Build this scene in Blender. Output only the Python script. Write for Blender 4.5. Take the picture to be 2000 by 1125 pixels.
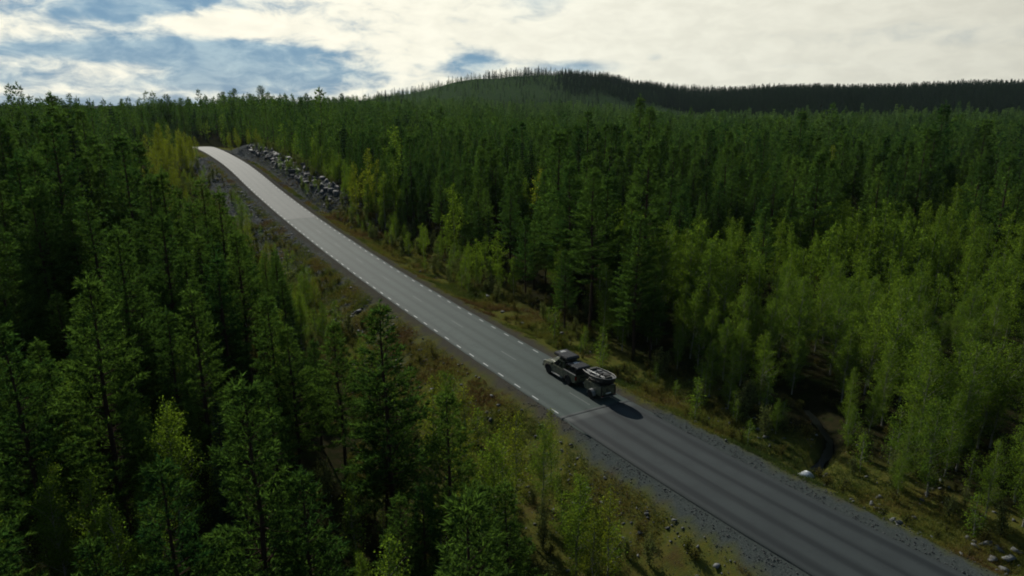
import bpy, bmesh, math, random
import numpy as np
from mathutils import Vector, Matrix, noise as mnoise

for o in list(bpy.data.objects):
    bpy.data.objects.remove(o)
scene = bpy.context.scene
C = scene.collection
R = math.radians

# ------------------------------------------------------------------ camera
CAMH = 23.0
F = 1333.0                      # focal length in photo pixels (2000 wide)
PITCH = math.atan((562.5 - 200) / F)
cam_d = bpy.data.cameras.new("camera")
cam_d.sensor_width = 36.0
cam_d.lens = 36.0 * F / 2000.0
cam_d.clip_start = 0.5
cam_d.clip_end = 12000
cam = bpy.data.objects.new("camera", cam_d)
C.objects.link(cam)
cam.location = (0, 0, CAMH)
cam.rotation_euler = (math.pi / 2 - PITCH, 0, 0)
scene.camera = cam

# ------------------------------------------------------------------ light
SUN_EL = R(29)
sun_az = Vector((-0.47, 0.883, 0)).normalized()
to_sun = Vector((sun_az.x * math.cos(SUN_EL), sun_az.y * math.cos(SUN_EL), math.sin(SUN_EL)))
sd = bpy.data.lights.new("sun", 'SUN')
sd.energy = 5.0
sd.angle = R(0.6)
sd.color = (1.0, 0.95, 0.84)
sun = bpy.data.objects.new("sun", sd)
C.objects.link(sun)
sun.rotation_euler = (-to_sun).to_track_quat('-Z', 'Y').to_euler()
sun.location = (-60, 110, 90)

vs = scene.view_settings
vs.view_transform = 'Standard'
vs.look = 'None'
vs.exposure = 0.0
vs.gamma = 1.0
cy = scene.cycles
cy.max_bounces = 6
cy.diffuse_bounces = 3
cy.glossy_bounces = 2
cy.transmission_bounces = 4
cy.transparent_max_bounces = 4
cy.filter_width = 1.9
cy.use_denoising = True


class NT:
    """small helper for node trees"""
    def __init__(self, tree):
        self.t = tree
        self.n = tree.nodes
        self.l = tree.links

    def new(self, kind, **kw):
        nd = self.n.new(kind)
        for k, v in kw.items():
            setattr(nd, k, v)
        return nd

    def put(self, nd, idx, val):
        if val is None:
            return
        s = nd.inputs[idx]
        if hasattr(val, 'is_output') or isinstance(val, bpy.types.NodeSocket):
            self.l.new(val, s)
        else:
            s.default_value = val

    def math(self, op, a, b=None, c=None, clamp=False):
        nd = self.new('ShaderNodeMath', operation=op, use_clamp=clamp)
        self.put(nd, 0, a); self.put(nd, 1, b); self.put(nd, 2, c)
        return nd.outputs[0]

    def ramp(self, fac, lo, hi, t0=0.0, t1=1.0, smooth=True):
        nd = self.new('ShaderNodeMapRange', interpolation_type='SMOOTHSTEP' if smooth else 'LINEAR')
        self.put(nd, 0, fac); self.put(nd, 1, lo); self.put(nd, 2, hi); self.put(nd, 3, t0); self.put(nd, 4, t1)
        return nd.outputs[0]

    def mix(self, fac, a, b, mode='MIX'):
        nd = self.new('ShaderNodeMix', data_type='RGBA', blend_type=mode)
        self.put(nd, 0, fac); self.put(nd, 6, a); self.put(nd, 7, b)
        return nd.outputs[2]

    def noise(self, vec, scale, detail=4.0, rough=0.55, dist=0.0, out=0):
        nd = self.new('ShaderNodeTexNoise')
        if vec is not None:
            self.l.new(vec, nd.inputs['Vector'])
        nd.inputs['Scale'].default_value = scale
        nd.inputs['Detail'].default_value = detail
        nd.inputs['Roughness'].default_value = rough
        nd.inputs['Distortion'].default_value = dist
        return nd.outputs[out]


def rgb(r, g, b):
    return (r, g, b, 1.0)


# ------------------------------------------------------------------ sky
world = bpy.data.worlds.new("World")
scene.world = world
world.use_nodes = True
w = NT(world.node_tree)
w.n.clear()
w_out = w.new('ShaderNodeOutputWorld')
bg = w.new('ShaderNodeBackground')
w.l.new(bg.outputs[0], w_out.inputs[0])
sky = w.new('ShaderNodeTexSky', sky_type='NISHITA')
sky.sun_disc = False
sky.sun_elevation = SUN_EL
sky.sun_rotation = math.atan2(sun_az.x, sun_az.y)
sky.air_density = 1.0
sky.dust_density = 0.6
sky.ozone_density = 2.0
tc = w.new('ShaderNodeTexCoord')
sep = w.new('ShaderNodeSeparateXYZ')
w.l.new(tc.outputs['Generated'], sep.inputs[0])
dx, dy, dz = sep.outputs
az = w.math('ARCTAN2', dx, dy)                 # radians, 0 straight ahead, + to the right
elv = w.math('ARCSINE', dz)
# clouds lie on a high sheet: project the direction on it
den = w.math('ADD', w.math('MAXIMUM', dz, 0.0), 0.16)
px = w.math('DIVIDE', dx, den)
py = w.math('DIVIDE', dy, den)
cv = w.new('ShaderNodeCombineXYZ')
w.put(cv, 0, w.math('MULTIPLY', px, 1.0)); w.put(cv, 1, w.math('MULTIPLY', py, 1.0)); w.put(cv, 2, 3.3)
# slanting streaks: a sheared copy
cs = w.new('ShaderNodeCombineXYZ')
w.put(cs, 0, w.math('MULTIPLY', az, 6.5))
w.put(cs, 1, w.math('ADD', w.math('MULTIPLY', elv, 21.0), w.math('MULTIPLY', az, 4.0)))
w.put(cs, 2, 1.7)
ce = w.new('ShaderNodeCombineXYZ')
w.put(ce, 0, w.math('MULTIPLY', az, 15.0)); w.put(ce, 1, w.math('MULTIPLY', elv, 36.0)); w.put(ce, 2, 8.2)
n_sheet = w.noise(cv.outputs[0], 1.25, 7, 0.56, 0.5)
n_streak = w.noise(cs.outputs[0], 1.15, 7, 0.56, 0.7)
n_puff = w.noise(ce.outputs[0], 1.5, 9, 0.60, 0.35)


def blob(u, v, su, sv, gain=1.0):
    """soft spot of cloud around a direction given in photo pixels"""
    a0 = math.atan((u - 1000) / (F * math.cos(PITCH)))
    e0 = math.atan((200 - v) / F * math.cos(PITCH))
    a = w.math('DIVIDE', w.math('SUBTRACT', az, a0), su / F)
    e = w.math('DIVIDE', w.math('SUBTRACT', elv, e0), sv / F)
    r2 = w.math('ADD', w.math('MULTIPLY', a, a), w.math('MULTIPLY', e, e))
    return w.math('MULTIPLY', w.math('EXPONENT', w.math('MULTIPLY', r2, -1.0)), gain)


def addall(lst):
    r = lst[0]
    for q in lst[1:]:
        r = w.math('ADD', r, q)
    return r


# how thinly veiled the blue is: much on the left, little on the right
thin = addall([blob(470, 108, 150, 13, .45), blob(180, 118, 130, 14, .35), blob(400, 165, 110, 12, .3), blob(330, 25, 170, 40, 0.62), blob(620, 155, 190, 34, 0.55), blob(60, 160, 260, 45, 0.42),
               blob(1040, 15, 85, 42, 0.40), blob(930, 128, 70, 24, 0.60), blob(1110, 136, 100, 18, 0.52),
               blob(150, 205, 330, 16, 0.42), blob(1800, 95, 330, 34, 0.22), blob(1255, 116, 20, 8, 0.22),
               blob(430, 125, 180, 26, 0.36), blob(250, 75, 200, 34, 0.40), blob(1500, 138, 170, 7, 0.16)])
thick = addall([blob(480, 66, 105, 17, 1.0), blob(555, 72, 45, 14, .5), blob(290, 152, 75, 22, 0.55), blob(110, 85, 210, 22, 0.34),
                blob(60, 30, 190, 30, 0.38), blob(60, 135, 120, 12, 0.30), blob(60, 182, 160, 7, 0.3)])
mixn = w.math('ADD', w.math('MULTIPLY', n_streak, 0.35), w.math('MULTIPLY', n_puff, 0.65))
calm = w.ramp(az, -0.15, 0.12, 2.2, 0.75)          # the sheet of cloud is closed and even towards the right
cover = w.math('ADD', w.math('MULTIPLY', w.math('SUBTRACT', mixn, 0.5), calm), w.ramp(az, -.45, .08, .74, 1.0))
cover = w.math('ADD', cover, thick)
cover = w.math('SUBTRACT', cover, w.math('MULTIPLY', thin, 1.28))
# high above and behind, the cloud sheet breaks up like in the left of the view
up = w.ramp(elv, R(9), R(30))
sheet = w.ramp(n_sheet, 0.50, 0.72, 0.0, 0.55)
cover = w.math('ADD', w.math('MULTIPLY', cover, w.math('SUBTRACT', 1.0, up)), w.math('MULTIPLY', sheet, up))
cover = w.ramp(cover, 0.12, 0.84)
# cloud brightness: light scatters forward around the sun
sdir = w.new('ShaderNodeVectorMath', operation='DOT_PRODUCT')
w.l.new(tc.outputs['Generated'], sdir.inputs[0])
sdir.inputs[1].default_value = to_sun
fwd = w.ramp(sdir.outputs['Value'], -0.5, 0.9, 0.10, 1.0, smooth=False)
shade = w.ramp(n_puff, 0.3, 0.7, 0.93, 1.04)
cloud_col = w.mix(w.ramp(az, -0.5, 0.3), rgb(0.88, 0.85, 0.71), rgb(0.84, 0.83, 0.71))
cb = w.new('ShaderNodeVectorMath', operation='SCALE')
w.l.new(cloud_col, cb.inputs[0])
w.put(cb, 'Scale', w.math('MULTIPLY', w.math('MULTIPLY', fwd, shade), 1.18))
# blue between the clouds, and the blue-grey shaded cloud that veils it low down
sb = w.new('ShaderNodeVectorMath', operation='SCALE')
w.l.new(sky.outputs[0], sb.inputs[0])
sb.inputs['Scale'].default_value = 0.055
veil = w.mix(w.ramp(n_puff, .32, .68), rgb(.13, .29, .46), rgb(.36, .52, .62))
low = w.ramp(elv, R(5), R(40), .88, .20)
tint = w.mix(low, sb.outputs[0], veil)
fin = w.mix(cover, tint, cb.outputs[0])
w.l.new(fin, bg.inputs[0])
bg.inputs[1].default_value = 1.0


# ------------------------------------------------------------------ helpers
def pix(u, v, z=0.0):
    """photo pixel -> point on the level z"""
    x = (u - 1000) / F
    y = -(v - 562.5) / F
    d = np.array([x, math.cos(PITCH) + y * math.sin(PITCH), -math.sin(PITCH) + y * math.cos(PITCH)])
    k = (z - CAMH) / d[2]
    return d * k + np.array([0, 0, CAMH])


def at(u, v, Y):
    """photo pixel -> point at distance Y ahead"""
    x = (u - 1000) / F
    y = -(v - 562.5) / F
    d = np.array([x, math.cos(PITCH) + y * math.sin(PITCH), -math.sin(PITCH) + y * math.cos(PITCH)])
    return d * (Y / d[1]) + np.array([0, 0, CAMH])


def project(x, y, z):
    zz = z - CAMH
    dep = y * math.cos(PITCH) - zz * math.sin(PITCH)
    upc = y * math.sin(PITCH) + zz * math.cos(PITCH)
    dep = np.maximum(dep, 0.01)
    return 1000 + F * x / dep, 562.5 - F * upc / dep, dep


def tag(o, label=None, cat=None, group=None, kind=None):
    if label: o["label"] = label
    if cat: o["category"] = cat
    if group: o["group"] = group
    if kind: o["kind"] = kind
    return o


def link(name, mesh, parent=None):
    o = bpy.data.objects.new(name, mesh)
    C.objects.link(o)
    if parent is not None:
        o.parent = parent
    return o


def empty(name, loc=(0, 0, 0), rz=0.0, scale=1.0):
    o = bpy.data.objects.new(name, None)
    C.objects.link(o)
    o.location = loc
    o.rotation_euler = (0, 0, rz)
    o.scale = (scale,) * 3
    o.empty_display_size = 0.2
    return o


def mesh_np(name, verts, faces, mats=(), smooth=False, attrs=None, colors=None):
    """verts (n,3), faces (m,3) or (m,4) arrays"""
    me = bpy.data.meshes.new(name)
    verts = np.asarray(verts, dtype=np.float32)
    faces = np.asarray(faces, dtype=np.int32)
    k = faces.shape[1]
    me.vertices.add(len(verts)); me.vertices.foreach_set("co", verts.ravel())
    me.loops.add(faces.size); me.loops.foreach_set("vertex_index", faces.ravel())
    me.polygons.add(len(faces))
    me.polygons.foreach_set("loop_start", np.arange(0, faces.size, k, dtype=np.int32))
    me.polygons.foreach_set("loop_total", np.full(len(faces), k, dtype=np.int32))
    if smooth:
        me.polygons.foreach_set("use_smooth", np.ones(len(faces), dtype=bool))
    me.update(calc_edges=True)
    for m in mats:
        me.materials.append(m)
    for nm, arr in (attrs or {}).items():
        a = me.attributes.new(nm, 'FLOAT', 'POINT')
        a.data.foreach_set("value", np.asarray(arr, dtype=np.float32))
    for nm, arr in (colors or {}).items():
        a = me.attributes.new(nm, 'FLOAT_COLOR', 'POINT')
        a.data.foreach_set("color", np.asarray(arr, dtype=np.float32).ravel())
    return me


def vnoise(x, y, s, seed=0):
    """cheap value noise for arrays, 0..1"""
    x = np.asarray(x) / s; y = np.asarray(y) / s
    xi = np.floor(x).astype(np.int64); yi = np.floor(y).astype(np.int64)
    fx = x - xi; fy = y - yi
    fx = fx * fx * (3 - 2 * fx); fy = fy * fy * (3 - 2 * fy)

    def h(a, b):
        n = (a * 374761393 + b * 668265263 + seed * 982451653) & 0x7fffffff
        n = ((n ^ (n >> 13)) * 1274126177) & 0x7fffffff
        return ((n ^ (n >> 16)) & 0xffff) / 65535.0
    return (h(xi, yi) * (1 - fx) + h(xi + 1, yi) * fx) * (1 - fy) + (h(xi, yi + 1) * (1 - fx) + h(xi + 1, yi + 1) * fx) * fy


def sstep(a, b, x):
    t = np.clip((x - a) / (b - a), 0, 1)
    return t * t * (3 - 2 * t)


# ------------------------------------------------------------------ materials
def mat(name):
    m = bpy.data.materials.new(name)
    m.use_nodes = True
    t = NT(m.node_tree)
    p = t.n['Principled BSDF']
    return m, t, p


def simple(name, col, rough=0.6, metal=0.0, spec=0.4, var=0.0, vscale=8.0, bump=0.0):
    m, t, p = mat(name)
    p.inputs['Roughness'].default_value = rough
    p.inputs['Metallic'].default_value = metal
    p.inputs['Specular IOR Level'].default_value = spec
    if var > 0:
        tcn = t.new('ShaderNodeTexCoord')
        n = t.noise(tcn.outputs['Object'], vscale, 5, 0.6)
        f = t.ramp(n, 0.25, 0.75, 1 - var, 1 + var, smooth=False)
        v = t.new('ShaderNodeVectorMath', operation='SCALE')
        v.inputs[0].default_value = col[:3]
        t.put(v, 'Scale', f)
        t.l.new(v.outputs[0], p.inputs['Base Color'])
        if bump:
            b = t.new('ShaderNodeBump')
            b.inputs['Strength'].default_value = bump
            t.l.new(n, b.inputs['Height'])
            t.l.new(b.outputs[0], p.inputs['Normal'])
    else:
        p.inputs['Base Color'].default_value = col
    return m


def foliage(name, c0, c1, c2, trans=0.4, tcol=(1.55, 1.5, 0.62), rough=0.55, hue_by_z=False):
    """leaf material: colour varies from tree to tree and from clump to clump, light passes through"""
    m, t, p = mat(name)
    oi = t.new('ShaderNodeObjectInfo')
    geo = t.new('ShaderNodeNewGeometry')
    tcn = t.new('ShaderNodeTexCoord')
    col = t.mix(oi.outputs['Random'], c0, c1)
    n = t.noise(tcn.outputs['Object'], 1.3, 3, 0.6)
    col = t.mix(t.ramp(n, 0.35, 0.75, 0.0, 0.75), col, c2)
    isl = t.ramp(geo.outputs['Random Per Island'], 0, 1, 0.45, 1.55, smooth=False)
    v = t.new('ShaderNodeVectorMath', operation='SCALE')
    t.l.new(col, v.inputs[0]); t.put(v, 'Scale', isl)
    t.l.new(v.outputs[0], p.inputs['Base Color'])
    p.inputs['Roughness'].default_value = rough
    p.inputs['Specular IOR Level'].default_value = 0.0
    tr = t.new('ShaderNodeBsdfTranslucent')
    tm = t.mix(1.0, v.outputs[0], rgb(*tcol), 'MULTIPLY')
    t.l.new(tm, tr.inputs['Color'])
    ms = t.new('ShaderNodeMixShader')
    ms.inputs[0].default_value = trans
    t.l.new(p.outputs[0], ms.inputs[1]); t.l.new(tr.outputs[0], ms.inputs[2])
    t.l.new(ms.outputs[0], t.n['Material Output'].inputs[0])
    return m


M = {}
M['pine'] = foliage('pine_needles', rgb(.013, .043, .018), rgb(.054, .100, .026), rgb(.056, .102, .024), 0.46, (1.4, 1.4, .7))
M['spruce'] = foliage('spruce_needles', rgb(.010, .024, .018), rgb(.018, .038, .022), rgb(.022, .042, .022), 0.25)
M['young'] = foliage('young_conifer', rgb(.042, .092, .038), rgb(.105, .175, .056), rgb(.095, .155, .050), 0.45, (1.3, 1.35, .7))
M['birch'] = foliage('birch_leaves', rgb(.098, .168, .027), rgb(.056, .112, .024), rgb(.128, .190, .028), 0.52, (1.2, 1.15, .5))
M['birch_y'] = foliage('spring_birch_leaves', rgb(.125, .170, .024), rgb(.110, .155, .024), rgb(.155, .185, .024), 0.50, (1.2, 1.12, .5))
M['willow'] = foliage('willow_leaves', rgb(.095, .125, .050), rgb(.075, .100, .040), rgb(.120, .135, .060), 0.42, (1.15, 1.1, .6))
M['heath'] = foliage('heath_leaves', rgb(.050, .068, .022), rgb(.070, .070, .025), rgb(.085, .060, .025), 0.35)
M['bark'] = simple('pine_bark', rgb(.042, .031, .024), .95, spec=0.0, var=.35, vscale=9, bump=.4)
M['bark_d'] = simple('spruce_bark', rgb(.034, .029, .025), .95, spec=0.0, var=.3, vscale=9)
M['deadwood'] = simple('dead_wood', rgb(.16, .145, .125), .9, var=.3, vscale=6)


def birch_bark():
    m, t, p = mat('birch_bark')
    tcn = t.new('ShaderNodeTexCoord')
    mp = t.new('ShaderNodeMapping')
    mp.inputs['Scale'].default_value = (3, 3, 14)
    t.l.new(tcn.outputs['Object'], mp.inputs[0])
    n = t.noise(mp.outputs[0], 1.0, 4, .6)
    t.l.new(t.mix(t.ramp(n, .52, .66), rgb(.20, .195, .175), rgb(.045, .04, .035)), p.inputs['Base Color'])
    p.inputs['Roughness'].default_value = .8
    return m


M['birch_bark'] = birch_bark()

# ------------------------------------------------------------------ the road's line (x, y, z)
RD = np.array([(75, -60, 1.0), (50, -20, .8), (38, 0, .6), (30, 12.3, .4), (22.6, 23.6, .22), (18.7, 29.4, .13), (15.3, 34.6, .02),
               (10.2, 42.9, -.19), (4.7, 53.1, -.46), (-1.6, 64.5, -.81), (-10, 79.9, -1.16), (-19.3, 96.4, -1.18),
               (-28.8, 113.2, -.84), (-40.6, 133.5, .06), (-51.5, 151.9, 1.39), (-61.7, 169.1, 2.87), (-69.2, 182.3, 4.01),
               (-76.6, 195.2, 4.97), (-84.3, 208.4, 5.73), (-94.6, 225.5, 6.45), (-103.2, 240.1, 6.77), (-116, 261, 7.0),
               (-136, 284, 5.3), (-163, 305, 2.6), (-200, 324, .5), (-260, 340, -.5)])


def resample(P, step):
    seg = np.linalg.norm(np.diff(P[:, :2], axis=0), axis=1)
    s = np.r_[0, np.cumsum(seg)]
    t = np.arange(0, s[-1], step)
    return np.stack([np.interp(t, s, P[:, k]) for k in range(3)], 1)


RC = resample(RD, 1.0)
kern = np.exp(-0.5 * (np.arange(-14, 15) / 5.5) ** 2); kern /= kern.sum()
RC = np.stack([np.convolve(np.pad(RC[:, k], 14, mode='reflect', reflect_type='odd'), kern, 'valid') for k in range(3)], 1)
RC = resample(RC, 1.0)
RT = np.gradient(RC[:, :2], axis=0); RT /= np.linalg.norm(RT, axis=1)[:, None]
RN = np.stack([RT[:, 1], -RT[:, 0]], 1)         # to the right when driving away


def road_sd(x, y):
    """signed distance to the centre line (right +), nearest index"""
    x = np.asarray(x, float).ravel(); y = np.asarray(y, float).ravel()
    S = np.empty(len(x)); I = np.empty(len(x), int)
    for a in range(0, len(x), 20000):
        b = a + 20000
        d2 = (x[a:b, None] - RC[None, :, 0]) ** 2 + (y[a:b, None] - RC[None, :, 1]) ** 2
        i = d2.argmin(1)
        I[a:b] = i
        lat = (x[a:b] - RC[i, 0]) * RN[i, 0] + (y[a:b] - RC[i, 1]) * RN[i, 1]
        S[a:b] = np.sign(lat) * np.sqrt(d2[np.arange(len(i)), i])
    return S, I


# ------------------------------------------------------------------ terrain height
UC = np.array([-900, 100, 350, 450, 560, 700, 800, 930, 1050, 1180, 1250, 1350, 1600, 1900, 2900.])
YK = np.array([0, 60, 120, 180, 260, 350, 450, 600, 700, 800, 900, 1050, 1200, 1600, 4000.])
ZT = np.array([
    [0, 0, 2.5, 6.5, 7.5, 4.5, 2, 0, -1, -1, -1, -1, -1, -1, -1],
    [0, 0, 2.5, 6.5, 7.5, 4.5, 2, 0, -1, -1, -1, -1, -1, -1, -1],
    [0, 0, 2, 5, 6.8, 5.5, 4, 3, 3, 3, 3, 3, 3, 2, 0],
    [0, 0, 0, 2, 5.5, 7.5, 9.5, 8, 7, 6, 6, 6, 6, 5, 0],
    [-1, -1, -.5, 1.5, 4, 7, 10, 9.5, 8, 8, 8, 9, 8, 5, 0],
    [-1.5, -1.5, -1, .5, 1.5, 3.5, 6, 8, 10, 14, 19, 27, 25, 12, 0],
    [-1.5, -1.5, -1.5, -.5, 0, 2, 4.5, 8, 12, 18, 26, 36, 34, 20, 0],
    [-1.7, -1.7, -1.5, -1.5, -1, 0, 2, 5, 10, 20, 34, 57, 55, 30, 0],
    [-2, -2, -2, -2, -2, -1.5, -1, 2, 7, 17, 33, 64, 63, 35, 0],
    [-2, -2, -2, -2, -2, -2, -1.5, 0, 4, 14, 30, 56, 58, 35, 0],
    [-2, -2, -2, -2.3, -2.5, -2.5, -2, -1, 1, 8, 22, 44, 46, 30, 0],
    [-2, -2, -2, -2.5, -2.5, -3, -3, -2.5, -1, 5, 16, 35, 38, 30, 0],
    [-2, -2, -2, -2.5, -3, -3, -3, -2.5, 1, 15, 29, 35, 35, 26, 0],
    [-2, -2, -2, -2.5, -3, -3, -3, -2, 3, 18, 33, 40, 39, 28, 0],
    [-2, -2, -2, -2.5, -3, -3, -3, -2, 3, 18, 33, 40, 39, 28, 0]])
# the stream's line on the ground, from the culvert into the trees
STREAM = np.array([pix(u, v, -2.0)[:2] for u, v in ((1588, 930), (1600, 916), (1618, 890), (1622, 868), (1606, 840), (1588, 812), (1570, 785))])


def poly_dist(P, x, y):
    best = np.full(len(x), 1e9)
    for a, b in zip(P[:-1], P[1:]):
        ab = b - a
        t = np.clip(((x - a[0]) * ab[0] + (y - a[1]) * ab[1]) / (ab @ ab), 0, 1)
        best = np.minimum(best, np.hypot(x - a[0] - t * ab[0], y - a[1] - t * ab[1]))
    return best


def far_z(x, y):
    yy = np.clip(y, 0, 3999)
    u = 1000 + 1381 * x / np.maximum(y, 25)
    u = np.clip(u, UC[0], UC[-1] - 1)
    i = np.clip(np.searchsorted(UC, u, side='right') - 1, 0, len(UC) - 2)
    j = np.clip(np.searchsorted(YK, yy, side='right') - 1, 0, len(YK) - 2)
    a = (u - UC[i]) / (UC[i + 1] - UC[i]); b = (yy - YK[j]) / (YK[j + 1] - YK[j])
    a = a * a * (3 - 2 * a) * .5 + a * .5
    z = (ZT[i, j] * (1 - a) + ZT[i + 1, j] * a) * (1 - b) + (ZT[i, j + 1] * (1 - a) + ZT[i + 1, j + 1] * a) * b
    amp = np.interp(y, [0, 200, 700, 1500], [0.35, .8, 2.0, 4.0])
    z = z + (vnoise(x, y, 23, 1) - .5) * .7 * amp + (vnoise(x, y, 90, 2) - .5) * 1.6 * amp
    return z


def ground(x, y, full=False):
    x = np.asarray(x, float).ravel(); y = np.asarray(y, float).ravel()
    z = far_z(x, y)
    S = np.full(len(x), 999.0); I = np.zeros(len(x), int)
    near = (np.abs(x) < 460) & (y < 430) & (y > -120)
    if near.any():
        S[near], I[near] = road_sd(x[near], y[near])
    zr = RC[I, 2]; yr = RC[I, 1]
    aS = np.abs(S)
    cut = sstep(128, 155, yr) * (1 - sstep(232, 262, yr))
    right = S > 0
    # right hand side: shoulder, ditch, foreslope
    pr = np.interp(aS, [0, 4.0, 5.0, 7.0, 9.5, 14, 30], [-.09, -.09, -.22, -1.15, -1.0, -.9, -.8])
    prc = np.interp(aS, [0, 4.0, 5.2, 6.6, 9.5, 13, 20, 30], [-.09, -.09, -.35, -.45, 1.9, 3.3, 3.8, 3.5])
    pl = np.interp(aS, [0, 4.0, 5.0, 9.0, 14, 30], [-.09, -.09, -.25, -2.0, -2.3, -2.0])
    plc = np.interp(aS, [0, 4.0, 5.4, 9.0, 14, 30], [-.09, -.09, -.4, -.9, -1.3, -1.5])
    prof = np.where(right, pr * (1 - cut) + prc * cut, pl * (1 - cut) + plc * cut)
    prof = prof + zr + (vnoise(x, y, 1.7, 5) - .5) * .28 * sstep(4.6, 7, aS) + (vnoise(x, y, .8, 6) - .5) * .10 * sstep(4.2, 6, aS)
    wr = 1 - sstep(9, 26, aS)
    z = z * (1 - wr) + prof * wr
    ch = np.zeros(len(x))
    ns = (x > 0) & (x < 60) & (y > 20) & (y < 90)
    if ns.any():
        d = poly_dist(STREAM, x[ns], y[ns])
        ch[ns] = np.exp(-(d / .7) ** 4) * sstep(4.6, 6.2, S[ns])
        z = z - ch * .9
    if full:
        return z, S, I, cut, ch
    return z


def gz(x, y):
    return float(ground([x], [y])[0])


def axis(lo, mid0, mid1, hi, step, grow):
    a = list(np.arange(mid0, mid1 + 1e-6, step))
    s = step
    x = a[-1]
    while x < hi:
        s *= grow; x += s; a.append(x)
    s = step
    x = a[0]; pre = []
    while x > lo:
        s *= grow; x -= s; pre.append(x)
    return np.array(pre[::-1] + a)


gx = axis(-4200, -110, 52, 4200, 0.85, 1.055)
gy = axis(-300, 18, 250, 4600, 0.85, 1.05)
GX, GY = np.meshgrid(gx, gy)
gzv, gS, gI, gcut, gch = ground(GX, GY, True)
nx, ny = len(gx), len(gy)
idx = np.arange(nx * ny).reshape(ny, nx)
gf = np.stack([idx[:-1, :-1], idx[:-1, 1:], idx[1:, 1:], idx[1:, :-1]], -1).reshape(-1, 4)
X, Y = GX.ravel(), GY.ravel()
aS = np.abs(gS)
ynear = RC[gI, 1]
newpart = 1 - sstep(46, 49, ynear)               # resurfaced stretch has fresh gravel shoulders
wsh = np.where(gS > 0, 4.6 + newpart * .5, 4.3 + newpart * .5) + (vnoise(X, Y, 2.2, 8) - .5) * 1.1
a_gravel = 1 - sstep(wsh - .35, wsh + .35, aS)
rub_l = ((gS < 0) & (aS < 15)) * sstep(56, 66, ynear) * (1 - sstep(215, 235, ynear)) * (1 - sstep(9, 14, aS)) * np.interp(ynear, [60, 110, 150], [.45, .6, .95])
rub_l2 = ((gS < 0)) * (1 - sstep(50, 56, ynear)) * (1 - sstep(7.5, 10, aS)) * .4
rub_r = (gS > 0) * gcut * (1 - sstep(11, 15, aS))
a_rubble = np.clip(rub_l + rub_l2 + rub_r, 0, 1)
a_verge = 1 - sstep(9, 15, aS + (vnoise(X, Y, 5, 11) - .5) * 5)
uu = 1000 + 1381 * X / np.maximum(Y, 25)
a_clear = sstep(780, 850, Y) * (1 - sstep(1300, 1500, Y)) * sstep(640, 760, uu) * (1 - sstep(1380, 1440, uu))
ter_me = mesh_np('ground', np.stack([X, Y, gzv], 1), gf, (), True,
                 {'gravel': a_gravel, 'rubble': a_rubble, 'verge': a_verge, 'clear': a_clear, 'wet': gch, 'fresh': newpart})


def ground_mat():
    m, t, p = mat('ground')
    tcn = t.new('ShaderNodeTexCoord')
    P = tcn.outputs['Object']

    def at_(n):
        a = t.new('ShaderNodeAttribute', attribute_name=n)
        return a.outputs['Fac']
    n1 = t.noise(P, .35, 6, .65)
    n2 = t.noise(P, 2.2, 6, .7)
    n3 = t.noise(P, 9, 4, .7)
    vor = t.new('ShaderNodeTexVoronoi'); t.l.new(P, vor.inputs['Vector']); vor.inputs['Scale'].default_value = 19
    vor2 = t.new('ShaderNodeTexVoronoi'); t.l.new(P, vor2.inputs['Vector']); vor2.inputs['Scale'].default_value = 3.2
    floor_c = t.mix(t.ramp(n2, .35, .65), rgb(.012, .015, .006), rgb(.022, .019, .010))
    floor_c = t.mix(t.ramp(n1, .5, .7), floor_c, rgb(.018, .026, .007))
    verge_c = t.mix(t.ramp(n2, .32, .68), rgb(.085, .080, .018), rgb(.056, .070, .016))
    verge_c = t.mix(t.ramp(n1, .5, .7), verge_c, rgb(.062, .046, .018))
    verge_c = t.mix(t.ramp(n3, .55, .75, 0, .7), verge_c, rgb(.022, .020, .012))
    grav_c = t.mix(t.ramp(n3, .3, .7), rgb(.032, .039, .037), rgb(.060, .069, .066))
    grav_old = t.mix(t.ramp(n3, .3, .7), rgb(.040, .038, .031), rgb(.062, .058, .048))
    grav_c = t.mix(at_('fresh'), grav_old, grav_c)
    rub_c = t.mix(vor2.outputs['Color'], rgb(.040, .044, .045), rgb(.105, .112, .114))
    rub_c = t.mix(t.ramp(n2, .48, .6, 0, .85), rub_c, rgb(.030, .029, .015))
    clear_c = t.mix(t.ramp(n1, .35, .65), rgb(.022, .048, .018), rgb(.046, .066, .026))
    c = t.mix(at_('clear'), floor_c, clear_c)
    c = t.mix(at_('verge'), c, verge_c)
    rb = t.ramp(t.math('ADD', at_('rubble'), t.math('MULTIPLY', t.math('SUBTRACT', n2, .5), .8)), .42, .62)
    c = t.mix(t.math('MULTIPLY', rb, t.ramp(at_('rubble'), .02, .15)), c, rub_c)
    c = t.mix(at_('gravel'), c, grav_c)
    c = t.mix(t.ramp(at_('wet'), .55, .95), c, rgb(.012, .011, .008))
    t.l.new(c, p.inputs['Base Color'])
    p.inputs['Roughness'].default_value = .95
    p.inputs['Specular IOR Level'].default_value = 0.0
    b = t.new('ShaderNodeBump')
    b.inputs['Strength'].default_value = .6
    b.inputs['Distance'].default_value = .05
    hh = t.math('ADD', t.math('MULTIPLY', n3, .5), t.math('MULTIPLY', vor.outputs['Distance'], .6))
    t.l.new(hh, b.inputs['Height'])
    t.l.new(b.outputs[0], p.inputs['Normal'])
    return m


M['ground'] = ground_mat()
ter_me.materials.append(M['ground'])
ter = tag(link('ground', ter_me), 'rolling boreal ground with mossy forest floor and grassy road verges', 'ground', kind='structure')


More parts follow.
